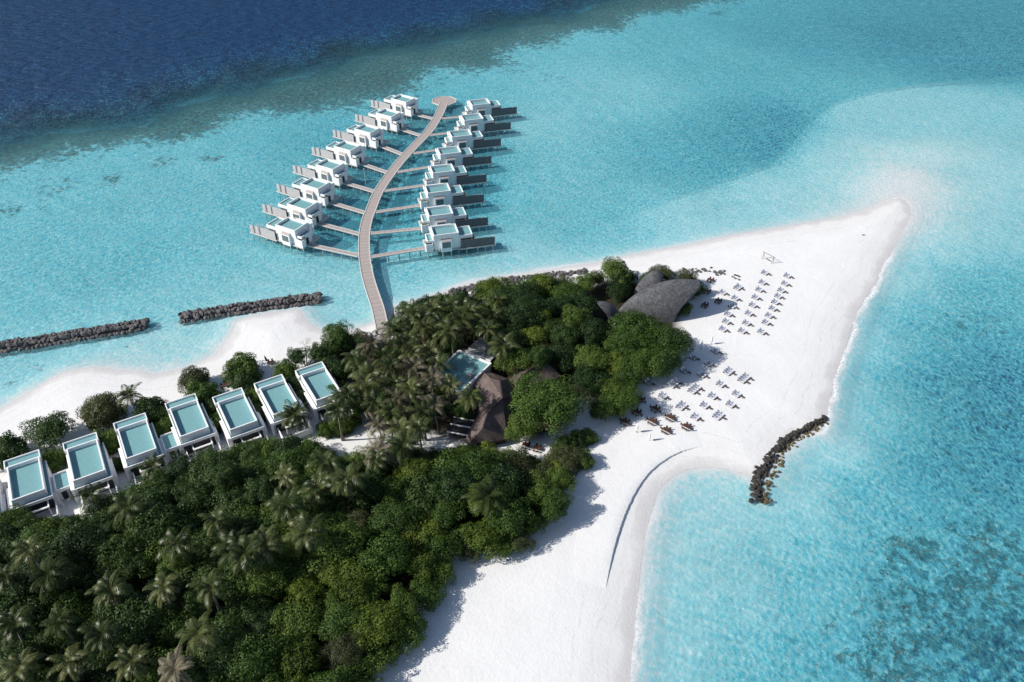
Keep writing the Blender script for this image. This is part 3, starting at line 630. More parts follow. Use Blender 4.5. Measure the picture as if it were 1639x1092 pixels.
M['shingle_grey'] = shingles('weathered_shingles', (.172,.175,.188), (.088,.090,.098), .42)
def roof_faces(name, faces, mat, root, par=None):
    """faces with their own vertices; courses run along each slope"""
    vs, fs, su, sv = [], [], [], []
    for f in faces:
        P_ = [Vector(p) for p in f]; n = (P_[1]-P_[0]).cross(P_[2]-P_[0]).normalized()
        if n.z < 0: P_ = P_[::-1]; n = -n
        h = Vector((0,0,1)).cross(n); h = h.normalized() if h.length > 1e-3 else Vector((1,0,0)); d = n.cross(h)
        k = len(vs)
        for p in P_: vs.append(tuple(p - root.location)); su.append(p.dot(h)); sv.append(p.dot(d))
        fs.append(tuple(range(k, len(vs))))
        for p in P_: vs.append(tuple(p - root.location - Vector((0,0,.25)))); su.append(p.dot(h)); sv.append(p.dot(d))
        m_ = len(P_); fs.append(tuple(range(len(vs)-1, k+m_-1, -1)))
        for i in range(m_): j = (i+1) % m_; fs.append((k+i, k+m_+i, k+m_+j, k+j))
    me = bpy.data.meshes.new(name); me.from_pydata(vs, [], fs); me.materials.append(M[mat])
    for nm, arr in (('su', su), ('sv', sv)):
        a = me.attributes.new(nm, 'FLOAT', 'POINT'); a.data.foreach_set('value', np.array(arr, np.float32))
    return link(name, me, par or root)
def z7(x, y, h): return at(690 + x/7.28, 570 + y/7.28, h)
p0 = z7(760, 480, 0); rest = thing('restaurant', 'restaurant with dark brown shingled hip roofs beside the big round tree', 'restaurant', (p0.x, p0.y, 1.0))
r1, r2, r3, r4, r5 = z7(672,236,7.8), z7(802,284,7.8), z7(830,490,7.6), z7(655,672,7.2), z7(606,832,7.2)
e = dict(a=z7(512,322,4.2), b=z7(612,186,4.4), b2=z7(708,194,4.2), c=z7(905,268,4.2), d=z7(968,336,4.2), f=z7(1010,470,4.0), g=z7(540,690,4.0), h=z7(440,865,3.8), i=z7(395,965,3.6), j=z7(428,1040,3.4), k=z7(724,996,3.4), l=z7(890,960,3.2), m=z7(560,560,4.0))
roof_faces('roof', [(e['a'],e['b'],r1),(e['b'],e['b2'],e['c'],r2,r1),(e['c'],e['d'],r2),(r2,e['d'],e['f'],r3),(r1,r2,r3),(e['a'],r1,r3),(e['a'],r3,e['m']),(e['m'],r3,r4,e['g']),
      (e['g'],r4,r5,e['h']),(e['h'],r5,e['j'],e['i']),(r5,e['k'],e['j']),(r3,e['f'],e['l'],r4),(r4,e['l'],e['k'],r5)], 'shingle', rest)
mb = MB(); fp = [e[x] for x in 'abcdflkjihgm']; cen = sum(fp, Vector())/len(fp)
mb.prism([(cen.x+(p.x-cen.x)*.93, cen.y+(p.y-cen.y)*.93) for p in fp], 1.0, 3.3); wpart('wall', mb, 'darkwood', rest)
q1, q2, q3 = z7(990,305,6.4), z7(1130,165,7.6), z7(1320,60,7.6)
ea, eb, ec_, ed, ee = z7(905,268,4.2), z7(1240,55,4.2), z7(1400,70,4.2), z7(1520,235,4.2), z7(1010,450,4.0)
wing = roof_faces('wing_roof', [(ea, q1, q2, q3, eb), (q1, ee, ed, q3, q2), (q3, ed, ec_), (q3, ec_, eb), (ea, z7(968,340,4.2), q1), (z7(968,340,4.2), ee, q1)], 'shingle', rest)
mb = MB(); fp = [ea, eb, ec_, ed, ee]; cen = sum(fp, Vector())/5
mb.prism([(cen.x+(p.x-cen.x)*.9, cen.y+(p.y-cen.y)*.9) for p in fp], 1.0, 3.6); wpart('wing_wall', mb, 'darkwood', rest)
# ridge caps
for pr in ((r1,r2),(r2,r3),(r3,r4),(r4,r5),(q1,q2),(q2,q3)):
    up = Vector((0,0,.06)); wpart('ridge_cap', MB().bar(pr[0]+up, pr[1]+up, .35, .16), 'ridge' if False else 'darkwood', rest)

# flat teal-roofed pavilion among the palms
T_, R_ = at(734.5, 559.5, 5.2), at(787, 581.2, 5.2); dx_ = (R_-T_); wid = dx_.length; ang_ = math.atan2(dx_.y, dx_.x)
pav = thing('flat_roofed_pavilion', 'flat teal roofed white pavilion half hidden in the palm grove', 'pavilion', (T_.x, T_.y, 1.0), ang_)
g = MB(); g.ring(0, wid, -14.5, 0, 3.0, 4.2, .45); g.box(.2, wid-.2, -14.3, -.2, 0, 3.0); g.obj('wall', M['plaster'], pav)
MB().box(.45, wid-.45, -14.05, -.45, 3.0, 3.7).obj('roof', M['roof'], pav)
ac = MB().bevbox(wid-2.6, wid-1.2, -8.0, -6.9, 3.7, 4.9, .06).obj('air_conditioner', M['tile'], pav)
pg_ = thing('grey_slab_roof', 'grey flat slab roof in palm shade above the teal pavilion', 'roof', (T_.x, T_.y, 1.0), ang_)
for x0, x1, y0, y1 in ((1.0, 6.0, 1.6, 4.9), (1.0, 6.0, 5.2, 9.0), (6.5, 9.4, 1.6, 9.0)):
    MB().bevbox(x0, x1, y0, y1, 3.0, 3.3, .05).obj('panel', M['tile'], pg_)
MB().box(.95, 9.5, 1.2, 1.55, 2.9, 3.45).obj('beam', M['slat'], pg_); MB().box(6.1, 6.4, 1.6, 9.0, 2.9, 3.4).obj('beam', M['slat'], pg_)
for x, y in ((1.2,1.8),(9.2,1.8),(1.2,8.7),(9.2,8.7)): MB().box(x-.1, x+.1, y-.1, y+.1, 0, 3.0).obj('post', M['slat'], pg_)
# black canopy with white beams beside the restaurant
c0, c1, c2 = at(727.5, 668, 3.6), at(760, 674, 3.6), at(717, 690, 3.6); d_ = c1-c0; aw = d_.length; aa = math.atan2(d_.y, d_.x)
bc = thing('black_canopy', 'black slatted canopy with white beams next to the brown roof', 'canopy', (c0.x, c0.y, 1.0), aa)
for k in range(9): MB().box(0, aw, -.55-k*.62, -.12-k*.62, 2.45, 2.53).obj('slat', M['black'], bc)
for y in (-.05, -2.6, -5.4): MB().box(-.2, aw+.2, y-.12, y+.12, 2.55, 2.8).obj('beam', M['slat'], bc)
for x, y in ((0,-.1),(aw,-.1),(0,-5.4),(aw,-5.4)): MB().box(x-.08, x+.08, y-.08, y+.08, 0, 2.45).obj('post', M['slat'], bc)

# ------------------------------------------------------------------ shell-shaped pavilion
def shell(name, L, Wd, H, over, lean, root, loc, rz, nose=.55, flip=False, crest=.0):
    nu, nv = 46, 40; vs, su, sv = [], [], []
    for i in range(nu+1):
        s = i/nu; w = Wd*math.sin(min(1, s*1.02)*math.pi/2)**.8 if not flip else Wd*math.sin(s*math.pi*.5)**.8
        h = H*(math.sin(s*math.pi/2)**nose)*(1 - crest*max(0, s-.62)**2*4)
        for j in range(nv+1):
            ph_ = math.pi*j/nv; k = math.sin(ph_)
            x = L*s + over*(s**2.2)*(k**2.1) - (1-k)*L*.08*s
            sharp = 1 - .12*abs(math.cos(ph_))*k
            vs.append((x, -w*math.cos(ph_)*(1 + .10*k) + lean*k*s, h*(k**.80)*(1 - .06*abs(math.cos(ph_))*k)))
            su.append(ph_*h*.62*(.6+.4*s)*1.3 if False else ph_*max(h,2)*.75); sv.append(s*L*1.25)
    q = [(i*(nv+1)+j, i*(nv+1)+j+1, (i+1)*(nv+1)+j+1, (i+1)*(nv+1)+j) for i in range(nu) for j in range(nv)]
    V = np.array(vs); n_o = len(V)
    inn = V*np.array([1, .955, .955]); inn[:,0] -= .02          # a second skin makes the shell a slab
    q2 = [tuple(reversed([k + n_o for k in f])) for f in q]
    rim = [(nu*(nv+1)+j, nu*(nv+1)+j+1, nu*(nv+1)+j+1+n_o, nu*(nv+1)+j+n_o) for j in range(nv)]
    ca, sa = math.cos(rz), math.sin(rz); al = np.vstack([V, inn]); X = al[:,0]*ca - al[:,1]*sa + loc[0]; Y = al[:,0]*sa + al[:,1]*ca + loc[1]
    o_ = root.location; pts = np.stack([X-o_.x, Y-o_.y, al[:,2] + loc[2] - o_.z], 1)
    return link(name, np_mesh(name, pts, q+q2+rim, M['shingle_grey'], False, {'su': su*2, 'sv': sv*2}), root)
c = at(1045, 512, 1.0); sp = thing('shell_pavilion', 'grey shingled pavilion of three pointed shells rising from the trees', 'pavilion', (c.x, c.y, 1.0))
a0 = at(992, 497, 1.0); a1 = at(1076, 502, 1.0)
shell('great_shell', 17.5, 5.6, 11.2, 7.0, 1.4, sp, (a0.x-1, a0.y-1.5, .7), R(3), nose=.66, crest=.22)
b0 = at(1014, 476, 1.0); shell('rear_shell', 7.6, 3.6, 8.8, 1.2, .6, sp, (b0.x, b0.y+1, .7), R(8), nose=.55, crest=.3)
s0 = at(990, 512, 1.0); shell('small_shell', 3.8, 2.8, 7.6, 3.4, .3, sp, (s0.x+.3, s0.y-.5, .7), R(183), nose=.6)
# ------------------------------------------------------------------ vegetation
def crown_mesh(name, mat, seed, Rr, nl, per, leaf, flat=.72, lob=.36, under=-.15, core=.62):
    """leaf clumps on many lobes spread round the crown, over a dark inner mass"""
    g = np.random.default_rng(seed); vs, fs, tone = [], [], []
    k = np.arange(nl) + .5; zc = 1 - k/nl*(1 - under); th = math.pi*(1+5**.5)*k + g.uniform(-.5, .5, nl)
    rr = np.sqrt(np.maximum(0, 1 - zc*zc)); C = np.stack([rr*np.cos(th), rr*np.sin(th), zc], 1) + g.normal(0, .09, (nl, 3))
    C *= (g.uniform(.60, .86, nl) * (1 + .16*np.sin(3*th + seed)))[:, None]
    lr = g.uniform(.70, 1.25, nl) * lob * Rr; C = C * Rr * np.array([1, 1, flat]); kk = 0
    for c, r_ in zip(C, lr):
        n = int(per * (r_/(lob*Rr))**2); d = g.normal(0, 1, (n, 3)); d[:,2] += .35; d += c/np.linalg.norm(c)*.55; d /= np.linalg.norm(d, axis=1)[:, None]
        p = c + d * (r_*g.uniform(.72, 1.08, n))[:, None] * np.array([1, 1, .85])
        nn = d + g.normal(0, .42, (n, 3)); nn[:,2] += .25; nn /= np.linalg.norm(nn, axis=1)[:, None]
        a = np.cross(nn, g.normal(0, 1, (n, 3))); a /= np.linalg.norm(a, axis=1)[:, None]; b_ = np.cross(nn, a)
        s = leaf*g.uniform(.6, 1.3, n)[:, None]; asp = g.uniform(.5, .9, n)[:, None]
        q = np.stack([p - a*s*.5, p + b_*s*asp*.5 + nn*s*.10, p + a*s*.5, p - b_*s*asp*.5 + nn*s*.10], 1)
        vs.append(q.reshape(-1, 3)); tn = np.clip(g.normal(.5, .16, n) + g.uniform(-.18, .18), 0, 1); tone.append(np.repeat(tn, 4))
        fs.append(np.arange(n*4).reshape(-1, 4) + kk); kk += n*4
    # inner mass
    nu, nv = 14, 8; iv = []
    for i in range(nv+1):
        ph_ = math.pi*i/nv
        for j in range(nu):
            a = 2*math.pi*j/nu; q = core + .07*math.sin(3*a + seed) + .05*math.sin(5*a + i)
            iv.append((Rr*q*math.sin(ph_)*math.cos(a), Rr*q*math.sin(ph_)*math.sin(a), Rr*q*flat*math.cos(ph_)*(1 if ph_ < math.pi/2 else .45)))
    iq = [(i*nu+j, (i+1)*nu+j, (i+1)*nu+(j+1)%nu, i*nu+(j+1)%nu) for i in range(nv) for j in range(nu)]
    fs.append(np.array(iq) + kk); vs.append(np.array(iv)); tone.append(np.full(len(iv), .0))
    return np_mesh(name, np.vstack(vs), np.vstack(fs), M[mat], False, {'tone': np.concatenate(tone)})
M['leaf_dark'] = leafmat('leaf_dark_green', (.010,.027,.009), (.029,.064,.014), (.074,.125,.027))
M['leaf_mid'] = leafmat('leaf_mid_green', (.019,.043,.009), (.057,.112,.017), (.125,.182,.032))
M['leaf_yellow'] = leafmat('leaf_yellow_green', (.026,.046,.007), (.074,.125,.014), (.17,.215,.03))
M['leaf_olive'] = leafmat('leaf_grey_olive', (.026,.036,.014), (.066,.082,.030), (.125,.138,.055))
M['leaf_palm'] = leafmat('palm_leaflets', (.015,.026,.007), (.044,.068,.017), (.165,.175,.065), .18, .38)
M['leaf_palm_dry'] = leafmat('palm_leaflets_dry', (.04,.04,.02), (.11,.10,.058), (.24,.21,.145), .15, .5)
SIZEB = 3.0
SIZES = {'s': (2.8, 28, 95, .28), 'm': (4.3, 46, 135, .33), 'l': (7.2, 100, 150, .36)}
CM = {}
for kind in ('dark', 'mid', 'yellow', 'olive'):
    for sz, (Rr, nl, per, lf) in SIZES.items():
        if sz == 'l' and kind in ('yellow', 'olive'): continue
        for q in range(2 if sz == 'l' else 3):
            fine_ = kind == 'olive'
            CM[kind, sz, q] = crown_mesh('crown', 'leaf_' + kind, 11*q + len(kind) + ord(sz), Rr, nl, int(per*(1.5 if fine_ else 1)), lf*(.72 if fine_ else 1), .70 if sz != 'l' else .62, .34 if sz != 'l' else .27)
for kind in ('dark', 'mid', 'olive'):        # bushes: leaves down to the ground
    for q in range(3): CM[kind, 'b', q] = crown_mesh('crown', 'leaf_' + kind, 31*q + len(kind), 3.0, 54, 120 if kind != 'olive' else 160, .29 if kind != 'olive' else .23, .80, .34, -.75, .76)
def trunk_mesh(seed, limbs=5):
    g = random.Random(seed); mb = MB(); mb.tube([(0,0,-.1),(.03,.02,.5),(.0,.05,1.0)], [.07,.05,.042], 7)
    for k in range(limbs):
        a = 6.283*k/limbs + g.uniform(-.4,.4); z = g.uniform(.55,.9); l = g.uniform(.35,.6)
        mb.tube([(0,.03,z),(l*.5*math.cos(a), l*.5*math.sin(a), z+.22),(l*math.cos(a), l*math.sin(a), z+.5)], [.034,.024,.008], 5)
    me = bpy.data.meshes.new('trunk'); me.from_pydata(mb.v, [], mb.f); me.materials.append(M['trunk']); return me
TM = [trunk_mesh(k) for k in range(3)]
LAND = {(40,790):'the first teal roofed villas', (215,760):'the villa with the lone beach palm', (380,720):'the villa with the clear pergola', (500,690):'the villa nearest the pier', (150,950):'the heart of the dense wood',
        (330,900):'the palms in the middle of the wood', (480,840):'the palm clump south of the sandy path', (600,800):'the sandy path below the palm grove', (700,850):'the sand inlet in the wood', (600,990):'the bright green wood edge by the beach',
        (400,1000):'the shaded lower wood', (820,790):'the solitary palm at the wood edge', (890,760):'the low hedges above the beach', (760,720):'the lower end of the brown roof', (860,640):'the brown roofed restaurant', (740,590):'the flat teal pavilion', (620,600):'the middle of the palm grove',
        (560,550):'the shore end of the pier', (700,500):'the north edge of the palm grove', (850,500):'the wood behind the restaurant', (900,450):'the small stone revetment', (960,510):'the small shell of the pavilion', (1020,445):'the rear shell of the pavilion', (1100,470):'the tip of the great shell',
        (1040,560):'the front of the great shell', (980,620):'the dining tables on the sand', (640,700):'the sandy path through the palms', (80,720):'the beach beside the first villas', (250,660):'the gap beside the fourth villa', (330,620):'the olive bush on the villa beach', (390,600):'the square hedge on the villa beach', (460,610):'the bare branched beach tree', (20,1040):'the far corner of the wood', (220,1060):'the lower edge of the wood'}
def near(px, py):
    return min(LAND.items(), key=lambda kv: (kv[0][0]-px)**2 + (kv[0][1]-py)**2)[1]
KW = {'dark': 'dense dark green', 'mid': 'leafy mid green', 'yellow': 'bright yellow green', 'olive': 'fine leaved grey olive'}
def px_of(p):
    d = Vector(p) - Vector((0,0,HC)); z = d.y*CP - d.z*SP; return (819.5 + FPX*d.x/z, 546 - FPX*(d.y*SP + d.z*CP)/z)
NT = 0
def tree(x, y, h, rad, kind, label=None, zs=1.0, sxy=None, bush=False):
    """crown centre at height h over the ground, crown radius rad"""
    global NT; NT += 1; g = random
    sz = 'b' if bush else 's' if rad < 3.4 else ('m' if rad < 6.0 or kind in ('yellow', 'olive') else 'l')
    z0 = max(.3, gz(x, y)); nm = 'bush' if bush else 'broadleaf_tree'
    px, py = px_of((x, y, z0 + h))
    lb = label or f"{KW[kind]} {'bush' if bush else 'tree'} near {near(px, py)}"
    r = thing(nm, lb, 'bush' if bush else 'tree', (x, y, z0), g.uniform(0, 6.28), 'bushes along the beach' if bush else 'broadleaf trees of the island')
    me = CM[kind, sz, g.randrange(2 if sz == 'l' else 3)]; c = link('crown', me, r); s = rad/(3.0 if bush else SIZES[sz][0])
    c.location = (0, 0, h); v_ = .05 if label else .20; c.scale = (s*g.uniform(1-v_,1+v_), s*g.uniform(1-v_,1+v_), s*zs*g.uniform(1-v_,1+v_)); c.rotation_euler = (g.uniform(-v_,v_), g.uniform(-v_,v_), 0)
    k = link('trunk', random.choice(TM), r); k.scale = (max(h, 1.5)*.9, max(h, 1.5)*.9, h*.85); return r
def tpx(px, py, h, rad, kind, label=None, **kw):
    p = at(px, py, h + 1.0); return tree(p.x, p.y, h, rad, kind, label, **kw)

def palm_crown(seed, nf=20, L=4.3, mat='leaf_palm', dry=0):
    g = random.Random(seed); vs, fs, tn = [], [], []
    for k in range(nf):
        a = 2.39996*k + g.uniform(-.25,.25); u = k/nf; el = R(72 - 100*u + g.uniform(-8,8)); l = L*g.uniform(.82,1.08)*(.8 if u < .2 else 1)
        droop = g.uniform(.9,1.5); tw = g.uniform(-.5,.5); tone = min(1, max(0, .45 + .35*u + g.uniform(-.2,.2)))
        pts = []; p = Vector((0,0,0)); e_ = el; n = 11
        for i in range(n+1):
            pts.append(p.copy()); p = p + Vector((math.cos(a)*math.cos(e_), math.sin(a)*math.cos(e_), math.sin(e_)))*(l/n); e_ -= droop*(.05+.17*i/n); a += tw*.03
        side = Vector((-math.sin(a), math.cos(a), 0))
        for i in range(1, n+1):                      # rachis and two leaflets a side at each step
            d = (pts[i]-pts[i-1]); b0 = len(vs); w = .075*(1-i/n*.8)
            vs += [pts[i-1]-side*w, pts[i-1]+side*w, pts[i]+side*w*.8, pts[i]-side*w*.8]; fs.append((b0,b0+1,b0+2,b0+3)); tn += [min(1, tone+.35)]*4
            if i < 2: continue
            ll = (.55 + .62*math.sin(math.pi*(i/n)**.8))*(L/4.3)
            for sg in (-1, 1):
                for o in (0, .5):
                    q = pts[i-1] + d*o; dirv = (side*sg*.85 + d.normalized()*.55 + Vector((0,0,-.32 - .25*g.random()))).normalized()
                    t2 = q + dirv*ll*g.uniform(.85,1.1); ww = d.normalized()*.10
                    b0 = len(vs); mid = (q+t2)/2 + Vector((0,0,.08)); vs += [q-ww*.6, mid-ww, t2, mid+ww]; fs.append((b0,b0+1,b0+2,b0+3)); tn += [min(1, max(0, tone+g.uniform(-.12,.12)))]*4
    return np_mesh('crown', [tuple(v) for v in vs], fs, M[mat], False, {'tone': tn})
PC = [palm_crown(1, 18, 4.9), palm_crown(2, 16, 5.1), palm_crown(3, 20, 4.8), palm_crown(4, 17, 4.8, 'leaf_palm_dry')]
def palm_trunk(seed):
    g = random.Random(seed); bx, by = g.uniform(-.09,.09), g.uniform(-.09,.09); mb = MB()
    mb.tube([(bx,by,-.03),(bx*.6,by*.6,.25),(bx*.25,by*.25,.6),(0,0,1.0)], [.032,.021,.017,.015], 8)
    me = bpy.data.meshes.new('trunk'); me.from_pydata(mb.v, [], mb.f); me.shade_smooth(); me.materials.append(M['frond_core']); return me
PT = [palm_trunk(k) for k in range(3)]
def palm(px, py, h=10.5, s=1.0, label=None, dry=False):
    p = at(px, py, h + 1.0); z0 = max(.4, gz(p.x, p.y))
    r = thing('coconut_palm', label or f"{'dry greyish' if dry else 'feathery green'} coconut palm near {near(px, py)}", 'palm', (p.x, p.y, z0), random.uniform(0, 6.28), 'coconut palms of the island')
    c = link('crown', PC[3] if dry else random.choice(PC[:3]), r); c.location = (0, 0, h); c.scale = (s, s, s)
    c.rotation_euler = (random.uniform(-.25,.25), random.uniform(-.25,.25), 0)
    k = link('trunk', random.choice(PT), r); k.scale = (h, h, h); PALMS.append((p.x, p.y)); return r
PALMS = []
# palms that can be told one by one in the photograph
for px, py, *o in ((47,880),(78,920),(9,923),(284,871),(346,834),(374,877),(263,940),(177,946),(337,940),(97,997),(163,1017),(317,1014),(114,1060),(280,1071,1),(206,811),
    (457,761),(491,852),(509,782),(457,809),(556,766),(604,735),(423,872),(391,886),(520,740),(645,714),(22,1000),(30,1070),(210,1060),
    (594,550,1),(622,558,1),(661,566),(689,562),(723,540),(681,524),(641,530),(780,526),(576,588),(592,602),(625,586),(661,588,1),(558,633),(600,645),(657,623),(693,606,1),(721,617),
    (606,681,1),(641,687),(677,661),(695,649,1),(653,711),(606,722,1),(566,572),(645,552),(629,525),(677,510),(692,492),(721,530),(752,497),(789,505),(795,480),(723,488),(653,545),(705,515),(760,520),
    (540,655),(585,618),(632,612),(670,685),(625,660),(612,572),(640,640,1),(702,585),(662,500),(738,512)):
    palm(px, py, random.uniform(8.6, 11.8) + (2.6 if py > 740 else 0), random.uniform(.82, 1.18), dry=bool(o))
palm(781, 796, 9.5, 1.2, 'solitary coconut palm standing in the shrubs at the wood edge')
palm(205, 632, 6.5, 1.0, 'lone coconut palm on the villa beach between two bushes')
palm(470, 664, 6.0, 1.05, 'coconut palm leaning over the roof corner of a beach villa')
palm(243, 748, 5.5, .95, 'coconut palm in front of the villa joined to the fourth one')
palm(146, 795, 7.0, .95, 'coconut palm beside the low roof between the first two villas')
palm(806, 553, 9.5, 1.15, 'tall coconut palm just above the teal pavilion, fronds hanging')
palm(754, 636, 9.0, 1.0, 'coconut palm with yellow fronds against the brown roof', dry=False)
palm(548, 640, 8.5, 1.0, 'coconut palm beside the villa nearest the pier')
# trees and bushes that stand out
tpx(831, 690, 3.6, 3.6, 'mid', 'green side crown at the foot of the big round tree'); tpx(874, 650, 6.0, 8.8, 'mid', 'very large round green tree beside the brown roofed restaurant', zs=1.0)
tpx(1022, 538, 6.5, 8.2, 'mid', 'large light green tree in front of the great shell', zs=1.0)
tpx(1066, 552, 5.5, 7.0, 'dark', 'large darker tree on the beach side of the great shell')
tpx(1035, 575, 4.5, 6.5, 'mid', 'green tree overhanging the shaded loungers')
tpx(840, 503, 7.0, 7.6, 'dark', 'big blue green tree behind the flat teal pavilion')
tpx(790, 450+12, 4.5, 4.2, 'yellow', None); tpx(868, 460, 5, 5.0, 'yellow', 'yellow green tree on the north shore of the island')
tpx(985, 437, 4, 5.0, 'mid', None); tpx(1060, 440, 3.2, 4.2, 'olive', None); tpx(1098, 447, 2.8, 3.6, 'olive', 'grey olive bush at the beach tip of the wood')
tpx(1085, 470, 3.2, 4.2, 'dark', None); tpx(1112, 463, 2.2, 2.8, 'dark', 'small dark bush behind the pointed tip of the shell', bush=True); tpx(1090, 492, 2.4, 3.0, 'mid', 'green bush under the pointed tip of the shell', bush=True)
for px, py, h, rad, kind, lb in ((162,660,2.6,5.0,'olive','broad round olive bush beside the lone beach palm'), (241,660,2.4,4.2,'dark','dark round bush on the other side of the lone beach palm'), (172,708,2.0,3.6,'mid','bush between the second villa and the third'),
    (88,738,2.0,3.0,'mid','bush squeezed between the first two villas'), (11,722,3.0,4.4,'dark','dark tree by the beach at the photo edge'), (312,607,2.2,3.9,'olive','rounded olive bush on the villa beach'),
    (327,634,2.2,4.2,'mid','green bush behind the rounded olive bush'), (389,590,2.4,4.6,'mid','large square clipped green hedge on the villa beach'), (391,612,2.2,3.6,'dark','dark hedge end below the square clipped hedge'),
    (457,594,2.0,2.9,'mid','small round bush under the bare branched tree'), (470,620,2.0,2.8,'dark','dark bush between the last two villas'), (480,642,1.8,2.6,'dark','low dark bush between the last two villas'), (404,640,1.8,2.8,'mid','green bush between the villas below the square hedge'),
    (412,662,1.8,2.6,'dark','dark low bush beside the palm-leaned villa'), (341,655,2.0,3.2,'dark','dark bush beside the fourth villa'), (347,678,1.6,2.8,'mid','low green bush between the fourth and fifth villas'), (259,668,2.0,3.0,'dark','dark bush at the corner of the fourth villa'), (262,688,1.8,2.7,'mid','green bush by the low roof of the fourth villa'),
    (190,745,1.0,1.9,'dark','small dark bush beside the third villa'), (545,683,1.6,2.8,'mid','clipped hedge below the villa nearest the pier'), (522,688,1.4,2.4,'mid','clipped hedge end at the courtyard wall'), (560,676,1.5,2.4,'mid','hedge end by the sandy path')):
    tpx(px, py, h, rad, kind, lb, bush=True, zs=1.05)
tpx(80, 690, 3.4, 5.4, 'dark', 'wide spreading dark tree on the beach above the first villas', zs=.75)
for px, py, h, rad, kind, lb in ((899,716,.7,2.6,'dark','shaded low hedge under the big round tree'), (915,710,.7,2.6,'dark','low hedge continuing towards the beach'), (931,703,.9,2.6,'dark','dark hedge end on the open sand'), (942,701,.8,2.2,'mid','green tip of the low hedge on the sand'),
    (895,738,1.2,3.4,'olive','grey olive scrub below the low hedge'), (915,736,1.3,3.2,'olive','olive scrub by the dining terrace'), (934,737,1.2,2.6,'mid','bright bush at the seaward end of the scrub'), (903,752,1.3,3.0,'olive','olive scrub on the beach edge'),
    (952,661,.6,1.2,'mid','tiny round shrub alone on the shaded sand')):
    tpx(px, py, h, rad, kind, lb, bush=True)
# sparse tree with bare branches on the beach
c = onland(492, 590); st_ = thing('beach_tree', 'thin tree with bare twigs and sparse leaves on the villa beach', 'tree', tuple(c))
mb = MB(); g = random.Random(5)
for a, l in ((2.6,4.4),(1.7,5.0),(.6,4.6)): mb.tube([(0,0,-.2),(l*.25*math.cos(a),l*.25*math.sin(a),1.8),(l*.6*math.cos(a),l*.6*math.sin(a),3.6)], [.2,.15,.10], 6)
mb.obj('trunk', M['trunk'], st_)
tw = MB()
def twig(p, d, l, r_, dep):
    q = p + d*l; tw.tube([p, (p+q)/2 + Vector((g.uniform(-.1,.1), g.uniform(-.1,.1), 0)), q], [r_, r_*.8, r_*.55], 4)
    if dep:
        for k in range(3): twig(q, (d + Vector((g.uniform(-.8,.8), g.uniform(-.8,.8), g.uniform(-.3,.6)))).normalized(), l*.72, r_*.55, dep-1)
twig(Vector((-.4,2.1,3.3)), Vector((-.1,.6,.8)).normalized(), 1.7, .10, 4); twig(Vector((1.2,1.0,3.2)), Vector((.3,.5,.8)).normalized(), 1.4, .09, 3)
tw.obj('bare_branches', M['grey_bark'], st_)
for x, y, z, s_1 in ((-2.6,1.5,3.6,.85),(-2.2,0,2.9,.8),(2.4,1.5,3.9,.85),(3.9,2.0,3.7,.8)):
    k = link('leaf_clump', CM['dark','s',0], st_); k.location = (x, y, z); k.scale = (s_1, s_1, s_1)
for px, py, h, rad, kd in [(a, b_+7, c_-1.0, d, e) for a, b_, c_, d, e in ((15,838,4,3.8,'mid'),(50,842,4,3.8,'dark'),(82,846,4,3.4,'mid'),(172,818,4,3.8,'dark'),(196,800,4,3.6,'mid'),(232,790,4.5,4.2,'mid'),(262,772,4.5,4.2,'dark'),(300,752,4.5,4.4,'dark'),(335,742,4.5,4.4,'mid'),(368,730,4,3.8,'mid'),(400,722,4,4.0,'dark'),(432,716,4,3.8,'mid'),(462,722,4,4.0,'dark'),(490,716,4,3.6,'mid'))]:
    tpx(px, py, h, rad, kd)
# woods
def fill(poly, spacing, avoid, kinds, erode, edge, hmin, hmax, rmin, rmax, tries=6000, seed=1):
    g = random.Random(seed); L = poly; lo, hi = L.min(0), L.max(0); pts = []
    C = np.stack([np.array([g.uniform(lo[0],hi[0]) for _ in range(tries)]), np.array([g.uniform(lo[1],hi[1]) for _ in range(tries)])], 1)
    ins = inside(C, L); d, _ = seg_dist(C, L, True)
    for p, i, dd in zip(C, ins, d):
        if not i or dd < erode: continue
        px, py = px_of((p[0], p[1], 4.0))
        if px < -60 or py > 1150 or px > 1700: continue
        if any(inside(np.array([[px, py]]), np.array(a_, float))[0] for a_ in avoid): continue
        e_ = min(1, (dd-erode)/6); sp_ = spacing*(.62 + .38*e_)
        if any((p[0]-q[0])**2 + (p[1]-q[1])**2 < sp_*sp_ for q in pts): continue
        pts.append(p); kk = kinds(px, py, dd, g); rad = (rmin + (rmax-rmin)*g.random())*(.66 + .34*e_); h = (hmin + (hmax-hmin)*g.random())*(.34 + .66*e_)
        tree(p[0], p[1], h, rad, kk)
def kinds_a(px, py, d, g):
    if d < 6: return g.choice(['olive','mid','mid','mid','yellow'])
    if px > 430 and py > 830: return g.choice(['mid','yellow','mid','mid','yellow','olive'])
    if px > 620: return g.choice(['mid','mid','dark','yellow','dark'])
    return g.choice(['dark','dark','dark','mid','dark','mid'])
fill(poly_w(FOREST_A, 4.0), 5.2, [[(0,820),(110,820),(130,850),(110,860),(0,850)], [(770,770),(800,770),(800,800),(770,800)]], kinds_a, 1.6, 6, 3.6, 7.0, 3.3, 5.7, 16000, 3)
def kinds_b(px, py, d, g):
    if d < 5 and py < 480: return g.choice(['olive','mid','yellow','olive','dark'])
    return g.choice(['dark','mid','dark','mid','dark','yellow'])
